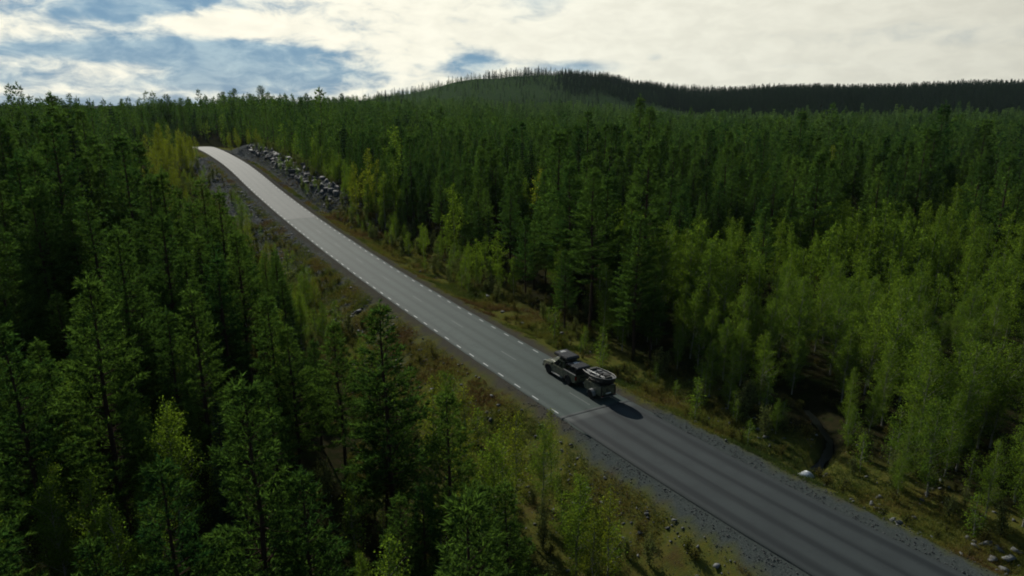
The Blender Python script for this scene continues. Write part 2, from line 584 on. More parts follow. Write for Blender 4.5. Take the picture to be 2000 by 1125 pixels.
# ------------------------------------------------------------------ road
def asphalt(name, base, dark, tracks=0.35, wear=0.6):
    m, t, p = mat(name)
    uv = t.new('ShaderNodeAttribute', attribute_name='lat')
    sv = t.new('ShaderNodeAttribute', attribute_name='along')
    tcn = t.new('ShaderNodeTexCoord')
    P = tcn.outputs['Object']
    lat = uv.outputs['Fac']
    cmb = t.new('ShaderNodeCombineXYZ')
    t.put(cmb, 0, t.math('MULTIPLY', lat, 1.6)); t.put(cmb, 1, t.math('MULTIPLY', sv.outputs['Fac'], .035))
    ns = t.noise(cmb.outputs[0], 1.0, 5, .6)
    nf = t.noise(P, 26, 3, .7)
    nb = t.noise(P, .5, 4, .6)
    wob = t.math('MULTIPLY', t.math('SUBTRACT', ns, .5), .9)
    lw = t.math('ADD', lat, wob)

    def band(c, w_):
        q = t.math('DIVIDE', t.math('SUBTRACT', lw, c), w_)
        return t.math('EXPONENT', t.math('MULTIPLY', t.math('MULTIPLY', q, q), -1.0))
    tr = t.math('ADD', t.math('ADD', band(-2.45, .33), band(-.75, .36)), t.math('ADD', band(.75, .36), band(2.45, .33)), clamp=True)
    c = t.mix(t.math('MULTIPLY', tr, tracks), base, dark)
    c = t.mix(t.ramp(nb, .4, .7, 0, .25), c, dark)
    cn = t.noise(P, .22, 5, .62, 1.2)
    crack = t.ramp(t.math('ABSOLUTE', t.math('SUBTRACT', cn, .5)), .0, .007, 1.0, 0.0)
    pv = t.new('ShaderNodeTexVoronoi')
    pc = t.new('ShaderNodeCombineXYZ')
    t.put(pc, 0, t.math('MULTIPLY', lat, .42)); t.put(pc, 1, t.math('MULTIPLY', sv.outputs['Fac'], .085))
    t.l.new(pc.outputs[0], pv.inputs['Vector']); pv.inputs['Scale'].default_value = 1.0
    c = t.mix(t.math('MULTIPLY', crack, wear), c, rgb(.016, .018, .018))
    c = t.mix(t.ramp(pv.outputs['Distance'], .25, .9, 0, .35 * wear + .08), c, dark)
    f = t.ramp(nf, .25, .75, .8, 1.2, smooth=False)
    v = t.new('ShaderNodeVectorMath', operation='SCALE')
    t.l.new(c, v.inputs[0]); t.put(v, 'Scale', f)
    t.l.new(v.outputs[0], p.inputs['Base Color'])
    p.inputs['Roughness'].default_value = .82
    p.inputs['Specular IOR Level'].default_value = .2
    b = t.new('ShaderNodeBump'); b.inputs['Strength'].default_value = .25; b.inputs['Distance'].default_value = .02
    t.l.new(nf, b.inputs['Height']); t.l.new(b.outputs[0], p.inputs['Normal'])
    return m


M['asphalt_mid'] = asphalt('worn_asphalt', rgb(.046, .065, .059), rgb(.025, .038, .035), .75)
M['asphalt_old'] = asphalt('pale_old_asphalt', rgb(.100, .110, .103), rgb(.076, .086, .081), .5)
M['asphalt_new'] = asphalt('new_asphalt', rgb(.032, .040, .041), rgb(.010, .014, .016), .9, wear=.1)
along = np.r_[0, np.cumsum(np.linalg.norm(np.diff(RC[:, :2], axis=0), axis=1))]


def s_at_y(yv):
    return float(np.interp(yv, RC[:, 1], along))


def road_pt(s, lat, dzv=0.0):
    x = np.interp(s, along, RC[:, 0]); y = np.interp(s, along, RC[:, 1]); z = np.interp(s, along, RC[:, 2])
    n0 = np.interp(s, along, RN[:, 0]); n1 = np.interp(s, along, RN[:, 1])
    return np.stack([x + n0 * lat, y + n1 * lat, z + dzv - .012 * np.abs(lat)], -1)


def strip(name, s0, s1, l0, l1, top, thick, m, parent=None, skew=0.0, ragged=0.0, step=1.0, nl=13, dive=0.0):
    """a slab lying along the road between arc lengths s0, s1 and laterals l0, l1"""
    n = max(2, int((s1 - s0) / step) + 1)
    ss = np.linspace(s0, s1, n)
    ll = np.linspace(l0, l1, nl)
    V, la, al = [], [], []
    rng = np.random.default_rng(int(abs(s0) * 7 + 1))
    e0 = (rng.random(n) - .5) * ragged; e1 = (rng.random(n) - .5) * ragged
    for i, s in enumerate(ss):
        l = ll.copy(); l[0] += e0[i]; l[-1] += e1[i]
        sk = s + (skew * (l - l0) / (l1 - l0) if i == 0 else 0)
        V.append(road_pt(sk if np.ndim(sk) else np.full(nl, s), l, top - (dive if i == 0 else 0))); la.append(l); al.append(np.full(nl, s))
    V = np.concatenate(V); la = np.concatenate(la); al = np.concatenate(al)
    k = np.arange(n * nl).reshape(n, nl)
    Fq = np.stack([k[:-1, :-1], k[:-1, 1:], k[1:, 1:], k[1:, :-1]], -1).reshape(-1, 4)
    nv = len(V)
    rim = np.r_[k[:, 0], k[-1, 1:], k[::-1, -1][1:], k[0, ::-1][1:-1]]
    low = V[rim] - np.array([0, 0, thick])
    V = np.concatenate([V, low])
    j = np.arange(len(rim)); j2 = (j + 1) % len(rim)
    side = np.stack([rim[j], rim[j2], nv + j2, nv + j], -1)
    me = mesh_np(name, V, np.concatenate([Fq, side]), (m,), False,
                 {'lat': np.r_[la, la[rim]], 'along': np.r_[al, al[rim]]})
    return link(name, me, parent)


S_NEW = s_at_y(49.3)          # joint between new and worn asphalt
S_OLD = s_at_y(136.5)         # joint between worn and pale asphalt
road = strip('road', S_NEW - 3.5, S_OLD + 2, -3.25, 3.38, 0.0, .09, M['asphalt_mid'], ragged=.07)
tag(road, 'narrow two-lane asphalt road running through the forest', 'road', kind='structure')
o = strip('new_asphalt_layer', 0, S_NEW, -3.12, 3.18, .075, .17, M['asphalt_new'], road, ragged=.03)
o['label'] = 'dark freshly laid asphalt with a thick black edge'
me = o.data                                     # slanting joint at the end of the new layer
o = strip('old_asphalt_layer', S_OLD, along[-1] - 1, -3.27, 3.35, .006, .1, M['asphalt_old'], road, ragged=.08, dive=.03)
o['label'] = 'pale grey older asphalt further up the hill'
o = strip('joint_strip', S_NEW + .02, S_NEW + .5, -3.25, 3.3, .012, .05, M['asphalt_new'], road, ragged=.1, step=.2)

# painted dashes, one metre long, two metres apart
M['paint'] = simple('white_road_paint', rgb(.33, .35, .345), .7, var=.25, vscale=5)
M['paint_worn'] = simple('worn_centre_paint', rgb(.075, .092, .087), .8, var=.25, vscale=4)


def dash(s, lat, ln, wd, m, top, name='edge_dash'):
    ss = np.array([s - ln / 2, s, s + ln / 2])
    V = np.concatenate([road_pt(ss, lat - wd / 2, top), road_pt(ss, lat + wd / 2, top)])
    Fq = np.array([[0, 1, 4, 3], [1, 2, 5, 4]])
    return link(name, mesh_np(name, V, Fq, (m,)), road)


s = S_NEW + 1.6
k = 0
rr = random.Random(4)
while s < s_at_y(262):
    yv = np.interp(s, along, RC[:, 1])
    top = .008 if s < S_OLD else .014
    if abs(s - S_OLD) > .7:
        dash(s, -2.98, 1.0, .10, M['paint'], top)
        dash(s + .9, 3.0, 1.0, .10, M['paint'], top)
    if k % 4 == 0 and s < s_at_y(190) and abs(s - S_OLD) > 2.2:
        dash(s + 1, 0.02, 3.0, .10, M['paint_worn'], top, 'centre_dash')
    s += 3.04
    k += 1


# ------------------------------------------------------------------ tree building
class Acc:
    """collects triangles of one mesh"""
    def __init__(self):
        self.V = []; self.F = []; self.n = 0

    def add(self, V, Fc):
        V = np.asarray(V, float); Fc = np.asarray(Fc, int)
        self.V.append(V); self.F.append(Fc + self.n); self.n += len(V)

    def tube(self, P, Rr, sides=5):
        P = np.asarray(P, float)
        n = len(P)
        T = np.gradient(P, axis=0)
        T /= np.linalg.norm(T, axis=1)[:, None] + 1e-9
        ref = np.where(np.abs(T[:, 2:3]) > .9, np.array([[1., 0, 0]]), np.array([[0, 0, 1.]]))
        A = np.cross(T, ref); A /= np.linalg.norm(A, axis=1)[:, None] + 1e-9
        B = np.cross(T, A)
        an = np.linspace(0, 2 * math.pi, sides, endpoint=False)
        V = P[:, None, :] + (A[:, None, :] * np.cos(an)[None, :, None] + B[:, None, :] * np.sin(an)[None, :, None]) * np.asarray(Rr)[:, None, None]
        k = np.arange(n * sides).reshape(n, sides)
        k2 = np.roll(k, -1, axis=1)
        q1 = np.stack([k[:-1], k2[:-1], k2[1:]], -1).reshape(-1, 3)
        q2 = np.stack([k[:-1], k2[1:], k[1:]], -1).reshape(-1, 3)
        self.add(V.reshape(-1, 3), np.concatenate([q1, q2]))

    def blades(self, P, D, L, W, rng):
        """thin triangles from P along D"""
        P = np.asarray(P); D = np.asarray(D)
        D = D / (np.linalg.norm(D, axis=1)[:, None] + 1e-9)
        rv = rng.normal(size=D.shape)
        A = np.cross(D, rv); A /= np.linalg.norm(A, axis=1)[:, None] + 1e-9
        W = np.asarray(W)[:, None]; L = np.asarray(L)[:, None]
        a = P - A * W * .5 + D * L * .12
        b = P + A * W * .5 + D * L * .12
        c = P + D * L
        V = np.stack([a, b, c], 1).reshape(-1, 3)
        self.add(V, np.arange(len(V)).reshape(-1, 3))

    def leaves(self, P, size, rng, up=.35):
        """diamond leaves at P, random facing"""
        P = np.asarray(P)
        N = rng.normal(size=P.shape); N[:, 2] += up
        N /= np.linalg.norm(N, axis=1)[:, None] + 1e-9
        rv = rng.normal(size=P.shape)
        A = np.cross(N, rv); A /= np.linalg.norm(A, axis=1)[:, None] + 1e-9
        B = np.cross(N, A)
        s_ = (size * (0.6 + .8 * rng.random(len(P))))[:, None] * .5
        fold = N * s_ * .35
        V = np.stack([P - A * s_, P + B * s_ * .72 + fold, P + A * s_ * 1.1, P - B * s_ * .72 + fold], 1).reshape(-1, 3)
        k = np.arange(len(P)) * 4
        Fc = np.concatenate([np.stack([k, k + 1, k + 2], 1), np.stack([k, k + 2, k + 3], 1)])
        self.add(V, Fc)

    def mesh(self, name, mats, split=None):
        V = np.concatenate(self.V); Fc = np.concatenate(self.F)
        me = mesh_np(name, V, Fc, mats if isinstance(mats, (list, tuple)) else (mats,))
        if split is not None:
            mi = np.zeros(len(Fc), np.int32); mi[split:] = 1
            me.polygons.foreach_set('material_index', mi)
        return me

    def nf(self):
        return sum(len(f) for f in self.F)


def trunk_line(h, rng, lean=.02, n=9):
    t = np.linspace(0, 1, n)
    wob = np.cumsum(rng.normal(size=(n, 2)) * lean * h / n * 1.6, axis=0)
    wob -= wob[0]
    return np.stack([wob[:, 0], wob[:, 1], t * h], 1)


def pine_parts(seed, h, lod, old=False, rmax=1.75, cb=None, young=False):
    """Scots pine: whorls of upturned branches carrying needle tufts"""
    rng = np.random.default_rng(seed)
    TL = trunk_line(h, rng, .018)
    tr = Acc()
    r0 = .0095 * h + .015
    tt = np.linspace(0, 1, len(TL))
    if lod < 2:
        TL0 = TL.copy(); TL0[0, 2] = -.5
        tr.tube(TL0, r0 * (1 - tt) ** .8 + .012, 7 if lod == 0 else 4)
    else:
        TL0 = TL[[0, 4, 8]].copy(); TL0[0, 2] = -.5
        tr.tube(TL0, np.array([r0, r0 * .6, .02]), 3)
    cr = Acc()
    cbz = (cb if cb is not None else rng.uniform(.22, .34)) * h
    z = cbz
    tips, tdir = [], []
    wood = tr
    while z < h * .985:
        t = (z - cbz) / (h - cbz)
        if old:
            prof = math.sqrt(max(0.03, 1 - (2 * t - .75) ** 2 / 1.6)) * (1 if t < .8 else .8)
        else:
            prof = (1 - t) ** .92 * (.70 + .30 * min(1, t / .20)) * 1.12 + .035
        nb = 5 if lod < 2 else 4
        nb += int(rng.integers(-1, 2))
        a0 = rng.random() * 6.28
        c = np.array([np.interp(z, TL[:, 2], TL[:, 0]), np.interp(z, TL[:, 2], TL[:, 1]), z])
        for b in range(nb):
            if rng.random() < .1: continue
            a = a0 + b * 6.283 / nb + rng.normal() * .3
            ln = rmax * prof * rng.uniform(.62, 1.22)
            elev = R(-4 + 50 * t ** 1.3 + rng.normal() * 9)
            out = np.array([math.cos(a), math.sin(a), 0.])
            n = 4
            q = np.linspace(0, 1, n)
            curve = q ** 2 * .22 * ln
            BP = c + out * (q * ln * math.cos(elev))[:, None] + np.array([0, 0, 1.]) * (q * ln * math.sin(elev) + curve)[:, None]
            if lod == 0:
                wood.tube(BP, (.011 + .012 * ln) * (1 - q * .8), 3)
            elif lod == 1 and b % 2 == 0:
                wood.tube(BP[[0, 3]], np.array([.02, .008]), 3)
            step = (.21, .30, .62)[lod]
            m_ = max(2, int(ln / step))
            for j in range(m_):
                f = 1 - (j / m_) * .80
                bp = np.array([np.interp(f, q, BP[:, k]) for k in range(3)])
                for sd_ in ((-1, 1) if lod < 2 else (1,)):
                    side = np.array([-out[1], out[0], 0]) * sd_
                    d = out * .75 + side * rng.uniform(.35, 1.05) * (1 if f < .97 else .35) + np.array([0, 0, rng.uniform(.12, .6)])
                    d /= np.linalg.norm(d)
                    tl = rng.uniform(.18, .42) * (.75 + .4 * (1 - f)) * (1 if lod < 2 else 1.3)
                    tips.append(bp + d * tl * .35); tdir.append(d * tl)
        z += (.34, .40, .62)[lod] * rng.uniform(.8, 1.25) * (1.0 if not old else .8)
    for k in range(3):                       # leader
        top = TL[-1].copy(); top[2] -= .05 + .25 * k
        tips.append(top); tdir.append(np.array([0, 0, .5]))
    tips = np.array(tips); tdir = np.array(tdir)
    nn = (16, 7, 4)[lod]
    P = np.repeat(tips, nn, 0); D0 = np.repeat(tdir, nn, 0)
    tl = np.linalg.norm(D0, axis=1)
    P = P + D0 * rng.random((len(P), 1)) * .9
    D = D0 / tl[:, None] * .9 + rng.normal(size=P.shape) * .55 + np.array([0, 0, .15])
    L = (.22, .32, .55)[lod] * (.75 + .5 * rng.random(len(P)))
    W = (.048, .095, .24)[lod] * (.7 + .6 * rng.random(len(P)))
    cr.blades(P, D, L, W, rng)
    if lod == 0:                             # dead lower twigs
        for k in range(10):
            zz = rng.uniform(.08, .3) * h; a = rng.random() * 6.28; ln = rng.uniform(.3, 1.0)
            c = np.array([np.interp(zz, TL[:, 2], TL[:, 0]), np.interp(zz, TL[:, 2], TL[:, 1]), zz])
            tr.tube(np.stack([c, c + np.array([math.cos(a) * ln, math.sin(a) * ln, rng.uniform(-.1, .2)])]), np.array([.014, .006]), 3)
    return tr, cr


def spruce_parts(seed, h, lod, rmax=1.5):
    rng = np.random.default_rng(seed)
    TL = trunk_line(h, rng, .008)
    tr, cr = Acc(), Acc()
    TL0 = TL[[0, 4, 8]].copy(); TL0[0, 2] = -.5
    tr.tube(TL0, np.array([.011 * h, .006 * h, .012]), (6, 5, 3)[lod])
    z = h * rng.uniform(.05, .12)
    P, D, L, W = [], [], [], []
    while z < h * .99:
        t = z / h
        prof = (1 - t) ** (.85 if lod < 2 else .66) * (.75 + .25 * min(1, t / .15)) + .03
        nb = (8, 6, 5)[lod]
        a0 = rng.random() * 6.28
        for b in range(nb):
            a = a0 + b * 6.283 / nb + rng.normal() * .2
            ln = rmax * prof * rng.uniform(.7, 1.15)
            el = R(-22 + 55 * t ** 1.5 + rng.normal() * 6)
            out = np.array([math.cos(a) * math.cos(el), math.sin(a) * math.cos(el), math.sin(el)])
            c = np.array([np.interp(z, TL[:, 2], TL[:, 0]), np.interp(z, TL[:, 2], TL[:, 1]), z])
            if lod == 0 and ln > .4:
                tr.tube(np.stack([c, c + out * ln * .8]), np.array([.02, .006]), 3)
            m_ = max(2, int(ln / (.13, .22, .5)[lod]))
            for j in range(m_):
                f = .15 + .85 * (j + rng.random()) / m_
                for sd_ in (-1, 1):
                    side = np.array([-math.sin(a), math.cos(a), 0]) * sd_
                    d = out * .8 + side * rng.uniform(.3, .9) + np.array([0, 0, rng.uniform(-.35, .15)])
                    for _ in range((3, 2, 2)[lod]):
                        P.append(c + out * ln * f + np.array([0, 0, .12 * f * f * ln])); D.append(d + rng.normal(size=3) * .25)
                        L.append((.24, .34, .60)[lod] * (.6 + .5 * (1 - f)) * rng.uniform(.8, 1.2)); W.append((.06, .12, .28)[lod])
        z += (.28, .36, .62)[lod] * rng.uniform(.85, 1.2)
    P.append(TL[-1] - np.array([0, 0, .4])); D.append(np.array([0, 0, 1.])); L.append(.7); W.append(.12)
    cr.blades(np.array(P), np.array(D), np.array(L), np.array(W), rng)
    return tr, cr


def birch_parts(seed, h, lod, rad=1.25, stems=1, droop=.1, cb=.16, dens=1.0, leaf=None):
    """young birch / willow: fine ascending branches with small leaves in loose sprays"""
    rng = np.random.default_rng(seed)
    tr, cr = Acc(), Acc()
    for st in range(stems):
        hh = h * (1 if st == 0 else rng.uniform(.6, .95))
        TL = trunk_line(hh, rng, .035)
        if stems > 1:
            a = rng.random() * 6.28
            sp = rng.uniform(.1, .32) * hh * (.5 if st == 0 else 1)
            q = TL[:, 2] / hh
            TL[:, 0] += math.cos(a) * sp * q ** 1.2; TL[:, 1] += math.sin(a) * sp * q ** 1.2
        TL0 = TL.copy(); TL0[0, 2] = -.4
        tt = np.linspace(0, 1, len(TL))
        rb = (.0075 * hh + .008) / (1 if stems == 1 else 1.3)
        if lod == 0:
            tr.tube(TL0, rb * (1 - tt) ** .9 + .006, 6)
        else:
            tr.tube(TL0[[0, 4, 8]], rb * np.array([1, .55, .12]), 4 if lod == 1 else 3)
        z = cb * hh
        C_, Rr = [], []
        while z < hh * .99:
            t = (z / hh - cb) / (1 - cb)
            t = min(max(t, 0.0), 1.0)
            prof = (min(1, t / .28) ** .7) * max(0.0, 1 - max(0, t - .15) / .85) ** .75 + .06
            a = rng.random() * 6.28
            ln = rad * prof * rng.uniform(.55, 1.3) / math.sqrt(stems) * (1.15 if stems > 1 else 1)
            el = R(rng.uniform(22, 52) + 18 * t)
            out = np.array([math.cos(a) * math.cos(el), math.sin(a) * math.cos(el), math.sin(el)])
            c = np.array([np.interp(z, TL[:, 2], TL[:, 0]), np.interp(z, TL[:, 2], TL[:, 1]), z])
            L_ = ln / max(.5, math.cos(el))
            q = np.linspace(0, 1, 4)
            BP = c + out * (q * L_)[:, None] - np.array([0, 0, 1]) * (q ** 2 * droop * L_)[:, None]
            if lod == 0:
                tr.tube(BP, (.006 + .006 * L_) * (1 - .85 * q), 3)
            m_ = max(2, int(L_ / (.16, .22, .45)[lod]))
            for j in range(m_):
                f = .12 + .88 * (j + rng.random()) / m_
                C_.append(np.array([np.interp(f, q, BP[:, k]) for k in range(3)])); Rr.append(.10 + .20 * (1 - f) * L_ / 1.2 + .05)
            z += (.105, .16, .30)[lod] * rng.uniform(.6, 1.4) * (1.0 if hh > 5 else .8)
        C_ = np.array(C_); Rr = np.array(Rr)
        nn = max(2, int((9, 5, 3)[lod] * dens))
        P = np.repeat(C_, nn, 0) + rng.normal(size=(len(C_) * nn, 3)) * np.repeat(Rr, nn)[:, None] * np.array([.75, .75, .85])
        keep = P[:, 2] > .1
        cr.leaves(P[keep], leaf if leaf else (.095, .17, .36)[lod], rng)
    return tr, cr


def snag_parts(seed, h):
    rng = np.random.default_rng(seed)
    tr = Acc()
    TL = trunk_line(h, rng, .02)
    TL[0, 2] = -.5
    tt = np.linspace(0, 1, 9)
    tr.tube(TL, .16 * (1 - tt) + .03, 5)
    for k in range(26):
        z = rng.uniform(.2, .97) * h; a = rng.random() * 6.28; ln = rng.uniform(.3, 1.3) * (1.1 - z / h)
        c = np.array([np.interp(z, TL[:, 2], TL[:, 0]), np.interp(z, TL[:, 2], TL[:, 1]), z])
        tr.tube(np.stack([c, c + np.array([math.cos(a) * ln, math.sin(a) * ln, .1 * ln])]), np.array([.03, .01]), 3)
    return tr


PROTO = {}      # kind -> list of (trunk mesh, crown mesh, merged mesh, height)


def proto(kind, parts, h, bark, leafm):
    tr, cr = parts
    tm = tr.mesh(kind + '_trunk', M[bark])
    cm = cr.mesh(kind + '_crown', M[leafm])
    a = Acc(); a.V = list(tr.V) + list(cr.V); a.n = tr.n + cr.n
    a.F = list(tr.F) + [f + tr.n for f in cr.F]
    mm = a.mesh(kind, [M[bark], M[leafm]], split=tr.nf())
    PROTO.setdefault(kind, []).append((tm, cm, mm, h))


for i in range(6):
    proto('pine0', pine_parts(10 + i, 13, 0, rmax=1.75 + .12 * (i % 3)), 13, 'bark', 'pine')
for i in range(5):
    proto('pine1', pine_parts(30 + i, 13, 1, rmax=1.8 + .12 * (i % 3)), 13, 'bark', 'pine')
for i in range(5):
    proto('pine2', pine_parts(50 + i, 13, 2, rmax=1.9), 13, 'bark', 'pine')
for i in range(2):
    proto('spruce0', spruce_parts(70 + i, 12, 0, 1.6), 12, 'bark_d', 'spruce')
for i in range(3):
    proto('spruce1', spruce_parts(80 + i, 13, 1, 1.5), 13, 'bark_d', 'spruce')
for i in range(5):
    proto('spruce2', spruce_parts(90 + i, 14, 2, 2.5), 14, 'bark_d', 'spruce')
for i in range(4):
    proto('young2', spruce_parts(100 + i, 9, 2, 1.5), 9, 'bark_d', 'young')
for i in range(5):
    proto('birch0', birch_parts(110 + i, 9, 0, 1.55 + .2 * (i % 3), cb=.10, leaf=.088, dens=1.5), 9, 'birch_bark', 'birch')
for i in range(4):
    proto('birch1', birch_parts(130 + i, 9, 1, 1.6 + .2 * (i % 3), cb=.10, dens=1.25), 9, 'birch_bark', 'birch')
for i in range(4):
    proto('birch2', birch_parts(140 + i, 9, 2, 1.7, cb=.12), 9, 'birch_bark', 'birch')
for i in range(3):
    proto('spring_birch0', birch_parts(150 + i, 9, 0, 1.25, dens=.8), 9, 'birch_bark', 'birch_y')
for i in range(4):
    proto('spring_birch1', birch_parts(160 + i, 9, 1, 1.5, stems=2), 9, 'birch_bark', 'birch_y')
for i in range(4):
    proto('willow0', birch_parts(170 + i, 2.6, 0, .95, stems=5, cb=.08, dens=.55), 2.6, 'bark_d', 'willow')
for i in range(3):
    proto('willow1', birch_parts(180 + i, 2.6, 1, .95, stems=4, cb=.08, dens=.8), 2.6, 'bark_d', 'willow')
for i in range(3):
    proto('sapling0', birch_parts(190 + i, 3.2, 0, .62, stems=1, cb=.08, dens=.8), 3.2, 'birch_bark', 'birch')
for i in range(3):
    proto('heath0', birch_parts(200 + i, .75, 0, .5, stems=6, cb=.05, dens=.5, leaf=.07), .75, 'bark_d', 'heath')
for i in range(3):
    proto('oldpine', pine_parts(210 + i, 19, 1, old=True, rmax=2.1, cb=.5), 19, 'bark', 'pine')
proto_tri = {k: len(v[0][2].polygons) for k, v in PROTO.items()}
print('PROTO', proto_tri)


def plant(name, kind, var, x, y, rz, sc, label, cat, group=None, sx=1.0, zoff=0.0, zz=None):
    tm, cm, mm, h = PROTO[kind][var % len(PROTO[kind])]
    e = empty(name, (x, y, (gz(x, y) if zz is None else zz) + zoff), rz)
    e.scale = (sc * sx, sc * sx, sc)
    link('trunk', tm, e)
    link('crown', cm, e)
    tag(e, label, cat, group)
    return e


# ------------------------------------------------------------------ where trees stand
rng = np.random.default_rng(77)


def jgrid(x0, x1, y0, y1, sp, seed):
    g = np.random.default_rng(seed)
    xs = np.arange(x0, x1, sp); ys = np.arange(y0, y1, sp)
    A, B = np.meshgrid(xs, ys)
    A = A + (g.random(A.shape) - .5) * sp * .95; B = B + (g.random(B.shape) - .5) * sp * .95
    return A.ravel(), B.ravel()


def in_view(x, y, z, h, mu=90, mtop=200):
    """might any of a tree of height h be seen"""
    u0, v0, d0 = project(x, y, z)
    u1, v1, d1 = project(x, y, z + h)
    m = 2.2 * F / d1
    return (y > 4) & (np.minimum(u0, u1) > -m - 380) & (np.minimum(u0, u1) < 2380 + m) & (v1 < 1125 + 140)


pts = []                       # x, y, z, s, species, scale

# near forest
X1, Y1 = jgrid(-215, 180, 6, 170, 3.15, 1)
X2, Y2 = jgrid(-440, 440, 170, 420, 4.1, 2)
X3, Y3 = jgrid(-740, 760, 420, 720, 5.2, 3)
Xn = np.r_[X1, X2, X3]; Yn = np.r_[Y1, Y2, Y3]
Zn, Sn, In, cutn, chn = ground(Xn, Yn, True)
yrn = RC[In, 1]
r1 = rng.random(len(Xn)); r2 = rng.random(len(Xn)); r3 = rng.random(len(Xn))
un, vn_, dn = project(Xn, Yn, Zn + 8)
# clear strip beside the road
edge_r = np.interp(yrn, [20, 35, 50, 80, 110, 150, 250], [9.0, 8.5, 11.5, 10.5, 11, 13, 12.5]) + (vnoise(Xn, Yn, 9, 21) - .5) * 3
edge_l = np.interp(yrn, [10, 35, 50, 70, 100, 120, 150, 175, 205, 225, 250], [20, 18.5, 17.5, 15.5, 15.5, 17, 22, 25, 22, 14, 10]) + (vnoise(Xn, Yn, 9, 22) - .5) * 4
aSn = np.abs(Sn)
ok = np.where(Sn > 0, aSn > edge_r, aSn > edge_l) & (poly_dist(STREAM, Xn, Yn) > 1.1)
# gaps: a dark opening in the near stand on the left, small random ones elsewhere
gap = vnoise(Xn, Yn, 14, 31)
ok &= ~((gap > .80) & (r3 < .85))
ok &= ~((vnoise(Xn, Yn, 7, 32) > .78) & (Yn > 60) & (r3 < .7))
ok &= ~((Sn < 0) & (np.hypot(Xn + 9.5, (Yn - 30) * .8) < 3.6))
# birch share
pb = .05 + .50 * (vnoise(Xn, Yn, 15, 41) > .70)
edge = np.where(Sn > 0, edge_r, edge_l)
pb = np.where(aSn < edge + 5, .45, pb)
br = sstep(6, 16, Xn - (Yn - 40) * .10) * (1 - sstep(95, 125, Yn)) * (Sn > 0)      # birch stand on the right
pb = np.maximum(pb, br * .93)
pb = np.where((Xn > 60) & (Yn < 140) & (Sn > 0), np.maximum(pb, .7), pb)
pb = np.where(Yn > 300, .16, pb)
isb = r1 < pb
sc = rng.uniform(.70, 1.16, len(Xn)) * (.93 + .50 * (vnoise(Xn, Yn, 16, 51) - .5))
sc = np.where(Sn > 0, sc * 1.24, sc * 1.14)
sc = np.where(vnoise(Xn * 7, Yn * 7, 3.0, 55) > .86, sc * 1.25, sc)
ok &= ~((Sn < 0) & (r2 > .86) & ~isb)
ok &= ~((Sn > 0) & (r2 > np.where(Yn < 170, .62, .80)) & ~isb)
sc = np.where(aSn < edge + 3, sc * rng.uniform(.40, .80, len(Xn)), np.where(aSn < edge + 8, sc * rng.uniform(.6, 1.0, len(Xn)), sc))
sc = np.where((Sn < 0) & (yrn > 85) & (yrn < 190) & (aSn < edge + 13), sc * .66, sc)
ok &= ~((un > 262) & (un < 392) & (Yn > 92) & (Yn < 216) & (Sn < 0) & ~(isb & (r3 < .4)))
ut_, vt_, dt_ = project(Xn, Yn, Zn + 13 * sc)      # keep the open view of the road over the bank
v_edge = np.interp(ut_, [383, 431, 463, 499, 541, 579, 628, 695, 788, 860, 912, 973, 1092], [288, 316, 345, 379, 415, 446, 485, 536, 600, 650, 685, 724, 809])
ok &= ~((Sn < 0) & (ut_ > 393) & (ut_ < 1100) & (vt_ < v_edge + 26))
ok &= in_view(Xn, Yn, Zn, 13 * sc)
sp_spruce = (~isb) & (r2 < .07)
NEAR = dict(x=Xn[ok], y=Yn[ok], z=Zn[ok], s=Sn[ok], b=isb[ok], sp=sp_spruce[ok], sc=sc[ok], r=r3[ok], edge=edge[ok], yr=yrn[ok])
print('near trees', ok.sum(), NEAR['b'].sum())

L_PINE_L = 'slender dark green pine in the dense stand below the oncoming lane'
L_PINE_R = 'dark green pine in the tall forest behind the ditch on the truck side'
L_BIR_R = 'light green young birch in the leafy stand around the small stream'
L_BIR_L = 'light green young birch at the edge of the pine stand below the oncoming lane'
L_BIR_RF = 'slim pale green birch standing among dark pines on the truck side'
L_SPR = 'narrow dark spruce with drooping branches among the pines'

